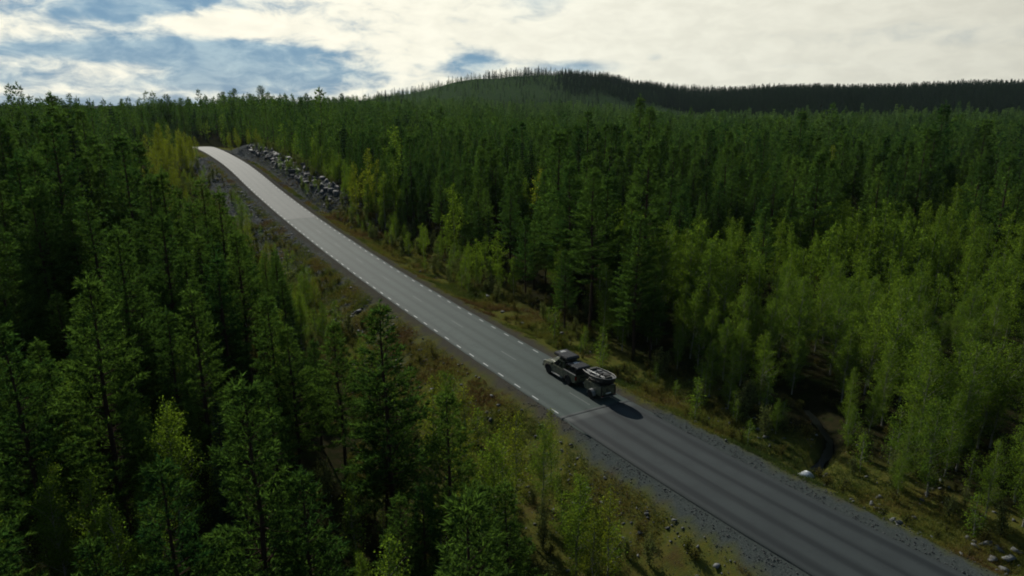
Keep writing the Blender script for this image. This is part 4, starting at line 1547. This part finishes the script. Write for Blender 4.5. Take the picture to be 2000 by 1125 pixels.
# blasted rock face along the cutting, truck side
gr = np.random.default_rng(9)
for i in range(96):
    yv = 146 + 86 * (i + gr.random() * .8) / 96
    s_ = s_at_y(yv)
    row_ = i % 3
    lat = (8.6, 10.2, 11.8)[row_] + gr.random() * 1.2
    q = road_pt(s_, lat)
    tn = math.atan2(np.interp(s_, along, RT[:, 1]), np.interp(s_, along, RT[:, 0]))
    big = gr.uniform(.3, 1.0)
    rock('rock_block', q[0], q[1], 1.7 * big, .8 * big, 1.0 * big, tn + gr.normal() * .35, i, M['rock_face'],
         ('jagged grey block low in the blasted rock face of the cutting', 'jagged grey block halfway up the blasted rock face', 'jagged grey block along the top of the blasted rock face')[row_],
         'blocks of the rock face', sink=.5, tilt=gr.normal() * .3)
# boulders by the road
for i in range(30):
    yv = gr.uniform(60, 215)
    side = -1 if gr.random() < .62 else 1
    lat = gr.uniform(6.2, 10.5)
    q = road_pt(s_at_y(yv), lat * side)
    b_ = gr.uniform(.28, .55)
    rock('boulder', q[0], q[1], b_ * 1.2, b_, b_ * .8, gr.random() * 6, 60 + i, M['rock'],
         'grey boulder lying on the rubble bank below the oncoming lane' if side < 0 else 'grey boulder lying in the ditch on the truck side', 'boulders on the bank' if side < 0 else 'boulders in the ditch')
for i, (u, v, b_) in enumerate(((1925, 1060, .42), (1950, 1072, .34), (1972, 1092, .45), (1905, 1068, .25), (1940, 1092, .3), (1985, 1075, .28), (1890, 1050, .22), (1962, 1110, .3))):
    q = pix(u, v, -.9)
    rock('boulder', q[0], q[1], b_ * 1.5, b_, b_ * .6, i * 1.7, 100 + i, M['rock_pale'], 'flat pale stone in the row edging the newly gravelled shoulder', 'pale stones edging the shoulder')

# ------------------------------------------------------------------ stream and culvert
M['water'] = simple('peaty_water', rgb(.004, .005, .004), .3, spec=.05)
P_, W_ = [], []
SR = []
for a, b in zip(STREAM[:-1], STREAM[1:]):
    for t_ in np.linspace(0, 1, 6, endpoint=False):
        SR.append(a + (b - a) * t_)
SR = np.array(SR)
SRs = np.stack([np.convolve(np.pad(SR[:, k], 4, mode='edge'), np.ones(9) / 9, 'valid') for k in range(2)], 1)
Tn = np.gradient(SRs, axis=0); Tn /= np.linalg.norm(Tn, axis=1)[:, None]
Nn = np.stack([-Tn[:, 1], Tn[:, 0]], 1)
zc = ground(SRs[:, 0], SRs[:, 1])
zc = np.minimum.accumulate(np.convolve(np.pad(zc, 4, mode='edge'), np.ones(9) / 9, 'valid')) + .22
wd = .30 + .08 * np.sin(np.arange(len(SRs)) * .7)
V = np.concatenate([np.c_[SRs + Nn * wd[:, None], zc], np.c_[SRs - Nn * wd[:, None], zc]])
n = len(SRs); k = np.arange(n - 1)
tag(link('stream', mesh_np('stream', V, np.stack([k, k + 1, n + k + 1, n + k], 1), (M['water'],))), 'narrow dark stream winding out of the birches to the culvert', 'stream', kind='structure')
M['zinc'] = simple('galvanised_steel', rgb(.42, .45, .46), .45, metal=.55, var=.2, vscale=5)
M['dark'] = simple('black_void', rgb(.006, .006, .006), .9)
ctr = pix(1578, 930, -1.35)
s_c, i_c = road_sd([ctr[0]], [ctr[1]])
nrm = RN[i_c[0]]
cul = empty('culvert_pipe', (ctr[0], ctr[1], -1.45), math.atan2(nrm[1], nrm[0]))
a = Acc()
nseg, nr = 24, 26
prof_x = np.linspace(-2.6, .35, nr)
rad = .46 + .022 * np.cos(np.arange(nr) * math.pi)
Vp = []
for xx, r_ in zip(prof_x, rad):
    for j in range(nseg):
        an = j * 2 * math.pi / nseg
        cutx = xx - (.28 * (math.sin(an) + 1) / 2 if xx > .1 else 0)
        Vp.append((cutx, math.cos(an) * r_, math.sin(an) * r_))
Vp = np.array(Vp); kk = np.arange(nr * nseg).reshape(nr, nseg); k2 = np.roll(kk, -1, 1)
Vi = Vp * np.array([1, .93, .93])
q1 = np.stack([kk[:-1], k2[:-1], k2[1:], kk[1:]], -1).reshape(-1, 4)
rim = np.stack([kk[-1], k2[-1], k2[-1] + len(Vp), kk[-1] + len(Vp)], -1)
link('pipe_shell', mesh_np('pipe_shell', np.r_[Vp, Vi], np.r_[q1, q1[:, ::-1] + len(Vp), rim], (M['zinc'],), True), cul)
tag(cul, 'pale corrugated culvert pipe end at the foot of the gravel shoulder', 'culvert')


# ------------------------------------------------------------------ pickup, trailer and their load
def camo(name):
    m, t, p = mat(name)
    tcn = t.new('ShaderNodeTexCoord')
    n = t.noise(tcn.outputs['Object'], 2.1, 3, .5, .6)
    n2 = t.noise(tcn.outputs['Object'], 3.3, 3, .5, .9)
    c = t.mix(t.ramp(n, .47, .50), rgb(.105, .110, .068), rgb(.055, .066, .040))
    c = t.mix(t.ramp(n2, .56, .59), c, rgb(.030, .034, .024))
    c = t.mix(t.ramp(n2, .36, .39, .8, 0), c, rgb(.150, .140, .095))
    t.l.new(c, p.inputs['Base Color'])
    p.inputs['Roughness'].default_value = .38
    p.inputs['Coat Weight'].default_value = .25
    p.inputs['Coat Roughness'].default_value = .15
    return m


M['camo'] = camo('camouflage_paint')
M['glass'] = simple('dark_glass', rgb(.008, .010, .011), .07, spec=.6)
M['black'] = simple('black_plastic', rgb(.012, .012, .013), .5)
M['tent'] = simple('black_shell', rgb(.022, .023, .026), .42, var=.2, vscale=3)
M['tyre'] = simple('tyre_rubber', rgb(.012, .012, .012), .85)
M['rim'] = simple('dark_rim', rgb(.03, .03, .032), .4, metal=.6)
M['alu'] = simple('bare_aluminium', rgb(.30, .31, .31), .45, metal=.6, var=.15)
M['red'] = simple('red_lamp', rgb(.16, .006, .005), .25)
M['lamp'] = simple('lamp_glass', rgb(.55, .56, .56), .15)
M['white'] = simple('white_print', rgb(.60, .60, .58), .6)
M['hull'] = simple('black_hull', rgb(.014, .015, .017), .35)
M['deck'] = simple('grey_deck', rgb(.075, .080, .080), .7, var=.3, vscale=4)
M['gunwale'] = simple('pale_gunwale', rgb(.075, .080, .078), .45, var=.2, vscale=3)
M['bag'] = simple('dark_canvas', rgb(.030, .032, .026), .85, var=.3, vscale=5)


def bm_obj(name, bm, m, parent, bevel=0.0, smooth=False, seg=2):
    if bevel > 0:
        bmesh.ops.bevel(bm, geom=list(bm.edges), offset=bevel, segments=seg, affect='EDGES', clamp_overlap=True)
    bmesh.ops.recalc_face_normals(bm, faces=bm.faces)
    me = bpy.data.meshes.new(name)
    bm.to_mesh(me); bm.free()
    me.materials.append(m)
    if smooth:
        me.polygons.foreach_set('use_smooth', np.ones(len(me.polygons), bool))
    return link(name, me, parent)


def bm_box(bm, x0, x1, y0, y1, z0, z1):
    vs_ = [bm.verts.new((x, y, z)) for x in (x0, x1) for y in (y0, y1) for z in (z0, z1)]
    for f in ((0, 1, 3, 2), (4, 6, 7, 5), (0, 4, 5, 1), (2, 3, 7, 6), (0, 2, 6, 4), (1, 5, 7, 3)):
        bm.faces.new([vs_[i] for i in f])


def box(name, dims, m, parent, bevel=.02):
    bm = bmesh.new()
    bm_box(bm, *dims)
    return bm_obj(name, bm, m, parent, bevel)


def prism(name, prof, y0, y1, m, parent, bevel=.02, pinch=None):
    """side outline (x, z) given thickness in y"""
    bm = bmesh.new()
    lo = [bm.verts.new((x, y0, z)) for x, z in prof]
    f = bm.faces.new(lo)
    r_ = bmesh.ops.extrude_face_region(bm, geom=[f])
    for v in r_['geom']:
        if isinstance(v, bmesh.types.BMVert):
            v.co.y = y1
    if pinch:
        for v in bm.verts:
            v.co.y *= pinch(v.co.x, v.co.z)
    return bm_obj(name, bm, m, parent, bevel, seg=2)


def hexa(name, pts8, m, parent, bevel=.03):
    bm = bmesh.new()
    vs_ = [bm.verts.new(p) for p in pts8]
    for f in ((0, 1, 2, 3), (7, 6, 5, 4), (0, 4, 5, 1), (1, 5, 6, 2), (2, 6, 7, 3), (3, 7, 4, 0)):
        bm.faces.new([vs_[i] for i in f])
    return bm_obj(name, bm, m, parent, bevel)


def quad_panel(name, a, b, c, d, u0, u1, v0, v1, off, m, parent, corners=None):
    """flat pane on the quad a b c d (bottom a-b, top d-c), raised by off along its normal"""
    a, b, c, d = (np.array(q, float) for q in (a, b, c, d))
    nrm_ = np.cross(b - a, d - a); nrm_ /= np.linalg.norm(nrm_)

    def P(u, v):
        return (a * (1 - u) + b * u) * (1 - v) + (d * (1 - u) + c * u) * v
    uv = corners or ((u0, v0), (u1, v0), (u1, v1), (u0, v1))
    top = [P(*q) + nrm_ * off for q in uv]; low = [P(*q) - nrm_ * .01 for q in uv]
    bm = bmesh.new()
    n_ = len(uv)
    tv = [bm.verts.new(q) for q in top]; lv = [bm.verts.new(q) for q in low]
    bm.faces.new(tv); bm.faces.new(lv[::-1])
    for i in range(n_):
        bm.faces.new((tv[i], lv[i], lv[(i + 1) % n_], tv[(i + 1) % n_]))
    return bm_obj(name, bm, m, parent)


def lathe(bm, prof, seg=24):
    """profile (y, r) turned about the y axis"""
    rings = []
    for y, r_ in prof:
        rings.append([bm.verts.new((math.cos(k * 2 * math.pi / seg) * r_, y, math.sin(k * 2 * math.pi / seg) * r_)) for k in range(seg)])
    for A, B in zip(rings[:-1], rings[1:]):
        for k in range(seg):
            bm.faces.new((A[k], A[(k + 1) % seg], B[(k + 1) % seg], B[k]))
    for rg_ in (rings[0], rings[-1]):
        try:
            bm.faces.new(rg_)
        except ValueError:
            pass


def wheel(parent, x, y, r_, wdt, side):
    wl = empty('wheel', (0, 0, 0)); wl.parent = parent; wl.location = (x, y, r_)
    bm = bmesh.new()
    h = wdt / 2
    lathe(bm, [(-h, r_ * .6), (-h, r_ * .9), (-h * .75, r_), (0, r_ * 1.005), (h * .75, r_), (h, r_ * .9), (h, r_ * .6)])
    bm_obj('tyre', bm, M['tyre'], wl, smooth=False)
    bm = bmesh.new()
    ys = side * h * .55
    lathe(bm, [(ys, r_ * .62), (ys + side * .03, r_ * .60), (ys + side * .03, r_ * .52), (ys - side * .02, r_ * .5), (ys, r_ * .12), (ys + side * .03, r_ * .1)])
    for k in range(6):
        an = k * math.pi / 3
        ca, sa = math.cos(an), math.sin(an)
        vv = []
        for (rr_, tt_) in ((.1, -.06), (.1, .06), (.58, .045), (.58, -.045)):
            for yy in (ys - side * .01, ys + side * .035):
                vv.append(bm.verts.new((ca * rr_ * r_ - sa * tt_ * r_ * 2, yy, sa * rr_ * r_ + ca * tt_ * r_ * 2)))
        for f in ((0, 2, 4, 6), (1, 7, 5, 3), (0, 1, 3, 2), (2, 3, 5, 4), (4, 5, 7, 6), (6, 7, 1, 0)):
            bm.faces.new([vv[i] for i in f])
    bm_obj('rim', bm, M['rim'], wl)
    return wl


def arch(cx, r_, n=9, z0=.42, cz=.44):
    """points over a wheel arch from front to back"""
    a0 = math.asin((z0 - cz) / r_)
    return [(cx + math.cos(a) * r_, cz + math.sin(a) * r_) for a in np.linspace(a0, math.pi - a0, n)]


def flare(parent, cx, y, side):
    bm = bmesh.new()
    n_ = 12
    for k in range(n_ - 1):
        a, b = (math.pi * (-.04 + 1.08 * (k + q) / (n_ - 1)) for q in (0, 1))
        vv = []
        for an in (a, b):
            for r_, yy in ((.47, y - side * .06), (.47, y + side * .055), (.545, y + side * .035), (.545, y - side * .06)):
                vv.append(bm.verts.new((cx + math.cos(an) * r_, yy, .44 + math.sin(an) * r_)))
        for i in range(4):
            bm.faces.new((vv[i], vv[(i + 1) % 4], vv[4 + (i + 1) % 4], vv[4 + i]))
        if k == 0: bm.faces.new(vv[:4])
        if k == n_ - 2: bm.faces.new(vv[4:])
    bmesh.ops.remove_doubles(bm, verts=bm.verts, dist=.002)
    return bm_obj('wheel_arch', bm, M['black'], parent)


fl = pix(1076, 734, -.7); rl = pix(1115, 758, -.65)
mid = (fl + rl) / 2
s_t, i_t = road_sd([mid[0]], [mid[1]])
S_TR = float(along[i_t[0]])
LAT_TR = float(s_t[0]) + .86
print('truck lateral', LAT_TR, 'wheelbase', np.linalg.norm(fl - rl))
LAT_TR = min(max(LAT_TR, 1.25), 1.75)


def on_road(name, s_, lat, dzv=0.0):
    q = road_pt(s_, lat)
    tx, ty = np.interp(s_, along, RT[:, 0]), np.interp(s_, along, RT[:, 1])
    tz = (np.interp(s_ + 2, along, RC[:, 2]) - np.interp(s_ - 2, along, RC[:, 2])) / 4
    e = empty(name, (q[0], q[1], q[2] + dzv))
    e.rotation_euler = (0, -math.atan(tz), math.atan2(ty, tx))
    return e


tk = on_road('pickup_truck', S_TR, LAT_TR, .005)
tag(tk, 'olive camouflage double-cab pickup carrying black boxes and towing a trailer', 'pickup truck')
FX, RX = 1.66, -1.56


def narrow(x, z):
    k = 1.0
    if x > 1.9: k -= .10 * ((x - 1.9) / .8) ** 2
    if z > .95: k -= .05 * (z - .95) / .2
    return k


body = [(-.77, .46), (-.77, 1.14), (.55, 1.15), (1.02, 1.17), (1.25, 1.165), (2.10, 1.11), (2.45, 1.05), (2.62, .94), (2.66, .62), (2.58, .44), (2.20, .42)] + arch(FX, .48) + [(1.0, .42), (.6, .42)]
prism('body', body, -.93, .93, M['camo'], tk, .025, narrow)
hexa('hood_bulge', [(1.15, -.42, 1.15), (2.30, -.34, 1.06), (2.30, .34, 1.06), (1.15, .42, 1.15), (1.25, -.38, 1.215), (2.15, -.30, 1.145), (2.15, .30, 1.145), (1.25, .38, 1.215)], M['camo'], tk, .02)
box('chassis', (-2.55, 2.3, -.60, .60, .32, .60), M['black'], tk)
# cab
lo = [(-.76, -.86, 1.12), (1.06, -.85, 1.12), (1.06, .85, 1.12), (-.76, .86, 1.12)]
hi = [(-.58, -.68, 1.80), (.22, -.68, 1.84), (.22, .68, 1.84), (-.58, .68, 1.80)]
hexa('cab', lo + hi, M['camo'], tk, .05)
quad_panel('windscreen', lo[1], lo[2], hi[2], hi[1], .06, .94, .10, .92, .006, M['glass'], tk)
quad_panel('rear_window', lo[3], lo[0], hi[0], hi[3], .10, .90, .22, .86, .006, M['glass'], tk)
for (a, b, c, d) in ((lo[0], lo[1], hi[1], hi[0]), (lo[2], lo[3], hi[3], hi[2])):
    if a is lo[0]:
        quad_panel('side_window', a, b, c, d, 0, 0, 0, 0, .006, M['glass'], tk, ((.09, .12), (.44, .12), (.44, .86), (.10, .86)))
        quad_panel('side_window', a, b, c, d, 0, 0, 0, 0, .006, M['glass'], tk, ((.48, .12), (.90, .12), (.93, .30), (.93, .86), (.48, .86)))
    else:
        quad_panel('side_window', a, b, c, d, 0, 0, 0, 0, .006, M['glass'], tk, ((.56, .12), (.91, .12), (.90, .86), (.56, .86)))
        quad_panel('side_window', a, b, c, d, 0, 0, 0, 0, .006, M['glass'], tk, ((.10, .12), (.52, .12), (.52, .86), (.07, .86), (.07, .30)))
# bed
for sd_ in (1, -1):
    bed = [(-2.66, .52), (-2.70, 1.10), (-2.66, 1.20), (-.80, 1.17), (-.80, .46)] + [(-1.0, .42)] + arch(RX, .48) + [(-2.2, .46)]
    prism('bed_side', bed, sd_ * .79, sd_ * .93, M['camo'], tk, .018)
    box('bed_rail', (-2.64, -.82, min(sd_ * .77, sd_ * .94), max(sd_ * .77, sd_ * .94), 1.185, 1.235), M['gunwale'] if sd_ > 0 else M['black'], tk, .012)  # left rail paler than the right: the light on it put into the colour
    flare(tk, FX, sd_ * .925, sd_)
    flare(tk, RX, sd_ * .925, sd_)
    box('side_step', (-.72, 1.02, min(sd_ * .86, sd_ * 1.02), max(sd_ * .86, sd_ * 1.02), .36, .43), M['alu'], tk, .015)
    mr = box('mirror', (.78, .92, min(sd_ * .90, sd_ * 1.13), max(sd_ * .90, sd_ * 1.13), 1.14, 1.36), M['camo'], tk, .03)
    box('headlight', (2.46, 2.63, min(sd_ * .52, sd_ * .84), max(sd_ * .52, sd_ * .84), .86, 1.0), M['lamp'], tk, .02)
    box('tail_light', (-2.73, -2.62, min(sd_ * .80, sd_ * .935), max(sd_ * .80, sd_ * .935), .78, 1.12), M['red'], tk, .015)
    for zh, xh in ((.98, -.30), (.98, .50)):
        box('door_handle', (xh - .10, xh + .10, min(sd_ * .925, sd_ * .955), max(sd_ * .925, sd_ * .955), zh - .02, zh + .02), M['black'], tk, .006)
    for xs, ln in ((FX, 0), (RX, 0)):
        wheel(tk, xs, sd_ * .80, .43, .30, sd_)
box('bed_floor', (-2.62, -.80, -.80, .80, .70, .76), M['black'], tk)
box('tailgate', (-2.72, -2.64, -.80, .80, .58, 1.18), M['camo'], tk, .02)
box('tailgate_print', (-2.729, -2.716, -.42, .42, .90, 1.00), M['black'], tk, 0)
box('rear_bumper', (-2.88, -2.68, -.86, .86, .42, .60), M['black'], tk, .03)
box('number_plate', (-2.892, -2.878, -.26, .26, .47, .56), M['white'], tk, 0)
box('front_bumper', (2.52, 2.80, -.84, .84, .40, .66), M['black'], tk, .04)
box('grille', (2.58, 2.655, -.50, .50, .70, .98), M['black'], tk, .02)
for xx in (-.40, .10):
    box('roof_bar', (xx - .03, xx + .03, -.70, .70, 1.83, 1.96), M['black'], tk, .01)
for xx in (-.95, -1.72, -2.45):
    for sd_ in (1, -1):
        box('rack_post', (xx - .03, xx + .03, sd_ * .74 - .03, sd_ * .74 + .03, 1.20, 1.60), M['black'], tk, .008)
    box('rack_bar', (xx - .03, xx + .03, -.78, .78, 1.58, 1.645), M['black'], tk, .01)
box('bed_load', (-2.3, -1.0, -.6, .6, .76, 1.28), M['bag'], tk, .06)


def shell_box(name, parent_pose, x0, x1, hw, z0, th, label, ribs):
    e = on_road(name, S_TR, LAT_TR, .005)
    tag(e, label, 'roof tent')
    hexa('base_tray', [(x0, -hw, z0), (x1, -hw, z0), (x1, hw, z0), (x0, hw, z0), (x0, -hw, z0 + th * .42), (x1, -hw, z0 + th * .42), (x1, hw, z0 + th * .42), (x0, hw, z0 + th * .42)], M['black'], e, .03)
    zt = z0 + th * .44
    hexa('lid', [(x0 - .02, -hw - .015, zt), (x1 + .02, -hw - .015, zt), (x1 + .02, hw + .015, zt), (x0 - .02, hw + .015, zt),
                 (x0 + .06, -hw + .06, z0 + th), (x1 - .10, -hw + .06, z0 + th), (x1 - .10, hw - .06, z0 + th), (x0 + .06, hw - .06, z0 + th)], M['tent'], e, .03)
    for k in range(ribs):
        yy = -hw + .18 + (2 * hw - .36) * k / (ribs - 1)
        box('lid_rib', (x0 + .15, x1 - .75, yy - .03, yy + .03, z0 + th - .005, z0 + th + .018), M['tent'], e, .006)
    for k, (lx, ln) in enumerate(((x1 - .62, .05), (x1 - .50, .05), (x1 - .38, .05))):
        box('print_stripe', (lx - .03, lx + .03, -.28 + .05 * k, .30 - .04 * k, z0 + th - .004, z0 + th + .004), M['white'], e, 0)
    for sd_ in (1, -1):
        box('latch', ((x0 + x1) / 2 - .05, (x0 + x1) / 2 + .05, sd_ * (hw + .02) - .015, sd_ * (hw + .02) + .015, zt - .06, zt + .05), M['alu'], e, .004)
    return e


shell_box('roof_tent', tk, -1.02, 1.12, .66, 1.96, .30, 'black hard-shell roof tent above the pickup cab', 4)
shell_box('roof_tent', tk, -2.68, -.98, .66, 1.65, .20, 'low black hard-shell box on the rack over the pickup bed', 4)

# trailer
S_TL = S_TR - 4.95
tl = on_road('trailer', S_TL, LAT_TR + .02, .005)
tag(tl, 'squat camouflage box trailer with a boat on top, hitched behind the pickup', 'trailer')
tb = [(-1.05, .50), (-1.12, 1.30), (1.02, 1.30), (1.32, 1.00), (1.28, .62), (1.15, .50)]
prism('body', tb, -.72, .72, M['camo'], tl, .025)
box('chassis', (-1.15, 1.30, -.55, .55, .40, .52), M['black'], tl)
hexa('drawbar', [(1.2, -.06, .42), (2.05, -.04, .44), (2.05, .04, .44), (1.2, .06, .42), (1.2, -.06, .52), (2.05, -.04, .52), (2.05, .04, .52), (1.2, .06, .52)], M['black'], tl, .01)
for sd_ in (1, -1):
    wheel(tl, 0.0, sd_ * .88, .38, .26, sd_)
    bm = bmesh.new()
    for k in range(7):
        a, b = (math.pi * (k + q) / 7 for q in (0, 1))
        vv = []
        for an in (a, b):
            for r_ in (.43, .455):
                for yy in (sd_ * .74, sd_ * 1.04):
                    vv.append(bm.verts.new((math.cos(an) * r_, yy, .40 + math.sin(an) * r_)))
        for f in ((0, 1, 5, 4), (2, 6, 7, 3), (0, 4, 6, 2), (1, 3, 7, 5)):
            bm.faces.new([vv[i] for i in f])
    bmesh.ops.remove_doubles(bm, verts=bm.verts, dist=.002)
    bm_obj('mudguard', bm, M['alu'] if sd_ > 0 else M['camo'], tl)
    box('tail_light', (-1.19, -1.12, min(sd_ * .50, sd_ * .70), max(sd_ * .50, sd_ * .70), .44, .54), M['red'], tl, .01)
    box('corner_post', (-1.16, -1.09, sd_ * .70 - .03, sd_ * .70 + .03, .50, 1.32), M['black'], tl, .008)
box('rear_door', (-1.13, -1.075, -.60, .60, .62, 1.24), M['camo'], tl, .015)
box('rear_rail', (-1.26, -1.18, -.78, .78, .44, .50), M['gunwale'], tl, .012)
for yy in (.5, -.5):
    box('rail_bracket', (-1.20, -1.08, yy - .03, yy + .03, .42, .49), M['black'], tl, .005)
box('number_plate', (-1.145, -1.132, -.25, .25, .66, .75), M['white'], tl, 0)
for xx in (.75, -.75):
    box('boat_bunk', (xx - .05, xx + .05, -.66, .66, 1.30, 1.41), M['black'], tl, .01)

# boat, bow to the rear
bt = on_road('boat', S_TL, LAT_TR + .02, .005)
tag(bt, 'small black open boat loaded with gear, lying on the trailer', 'boat')
secs = []                                        # x, half width at gunwale, half width at bottom, bottom z, gunwale z
for x, wg, wb, zb, zg in ((1.55, .62, .44, 1.44, 1.96), (.9, .76, .56, 1.415, 1.97), (.2, .83, .60, 1.41, 1.98), (-.5, .82, .58, 1.41, 2.00),
                          (-1.08, .68, .42, 1.44, 2.04), (-1.50, .46, .20, 1.56, 2.08), (-1.68, .30, .08, 1.70, 2.10)):
    secs.append([(x, wg, zg), (x, (wg + wb) / 2 + .03, (zg + zb) / 2), (x, wb, zb), (x, -wb, zb), (x, -(wg + wb) / 2 - .03, (zg + zb) / 2), (x, -wg, zg)])
bm = bmesh.new()
rings = [[bm.verts.new(p) for p in s_] for s_ in secs]
for A, B in zip(rings[:-1], rings[1:]):
    for k in range(5):
        bm.faces.new((A[k], A[k + 1], B[k + 1], B[k]))
bm.faces.new(rings[0]); bm.faces.new(rings[-1][::-1])
bm_obj('hull', bm, M['hull'], bt)
bm = bmesh.new()
ds = [[bm.verts.new((s_[0][0], s_[0][1] - .04, s_[0][2] - .10)), bm.verts.new((s_[0][0], -s_[0][1] + .04, s_[0][2] - .10))] for s_ in secs]
for A, B in zip(ds[:-1], ds[1:]):
    bm.faces.new((A[0], A[1], B[1], B[0]))
bm_obj('deck', bm, M['deck'], bt)
for sg in (1, -1):
    a = Acc()
    a.tube(np.array([(s_[0][0], sg * s_[0][1], s_[0][2] + .005) for s_ in secs]), np.full(len(secs), .032), 6)
    link('gunwale', a.mesh('gunwale', M['gunwale']), bt)
a = Acc()
a.tube(np.array([(-1.68, .30, 2.105), (-1.74, 0, 2.11), (-1.68, -.30, 2.105)]), np.full(3, .032), 6)
link('bow_rail', a.mesh('bow_rail', M['gunwale']), bt)
for xx, w_ in ((.75, .62), (-.15, .66)):
    box('thwart', (xx - .11, xx + .11, -w_, w_, 1.93, 1.975), M['gunwale'], bt, .012)
box('seat', (-.30, .12, -.22, .22, 1.975, 2.10), M['black'], bt, .04)
box('gear_bag', (.92, 1.35, -.40, .30, 1.90, 2.12), M['bag'], bt, .06)
box('gear_box', (.30, .58, -.45, -.05, 1.90, 2.08), M['deck'], bt, .02)
box('gear_bag', (-1.25, -1.02, -.30, .32, 1.92, 2.12), M['bag'], bt, .05)
box('gear_bag', (-.62, -.36, .30, .66, 1.90, 2.10), M['bag'], bt, .05)
box('gear_box', (.28, .60, .10, .48, 1.90, 2.05), M['gunwale'], bt, .02)
bm = bmesh.new()
lathe(bm, [(-.10, .12), (-.10, .26), (-.06, .30), (.06, .30), (.10, .26), (.10, .12)], 20)
sp_ = bm_obj('spare_tyre', bm, M['tyre'], bt)
sp_.location = (-.72, -.12, 2.06); sp_.rotation_euler = (R(90), 0, 0)
for k, (p0, p1) in enumerate((((1.3, .45, 2.03), (-.9, .42, 2.06)), ((1.2, .36, 2.03), (-1.0, .28, 2.06)))):
    a = Acc(); a.tube(np.array([p0, p1]), np.array([.02, .02]), 6)
    link('oar', a.mesh('oar', M['alu']), bt)


# ------------------------------------------------------------------ the air
bm = bmesh.new()
bm_box(bm, -1500, 1500, -60, 1900, -40, 120)
hz = bm_obj('haze', bm, M['dark'], None)
hz.data.materials.clear()
hm = bpy.data.materials.new('thin_haze'); hm.use_nodes = True
ht = NT(hm.node_tree); ht.n.clear()
ho = ht.new('ShaderNodeOutputMaterial'); hv = ht.new('ShaderNodeVolumePrincipled')
hv.inputs['Color'].default_value = rgb(.62, .78, .95)
hv.inputs['Density'].default_value = .000022
hv.inputs['Anisotropy'].default_value = .2
ht.l.new(hv.outputs[0], ho.inputs['Volume'])
hz.data.materials.append(hm)
tag(hz, 'thin bluish haze over the forest', 'haze', kind='stuff')
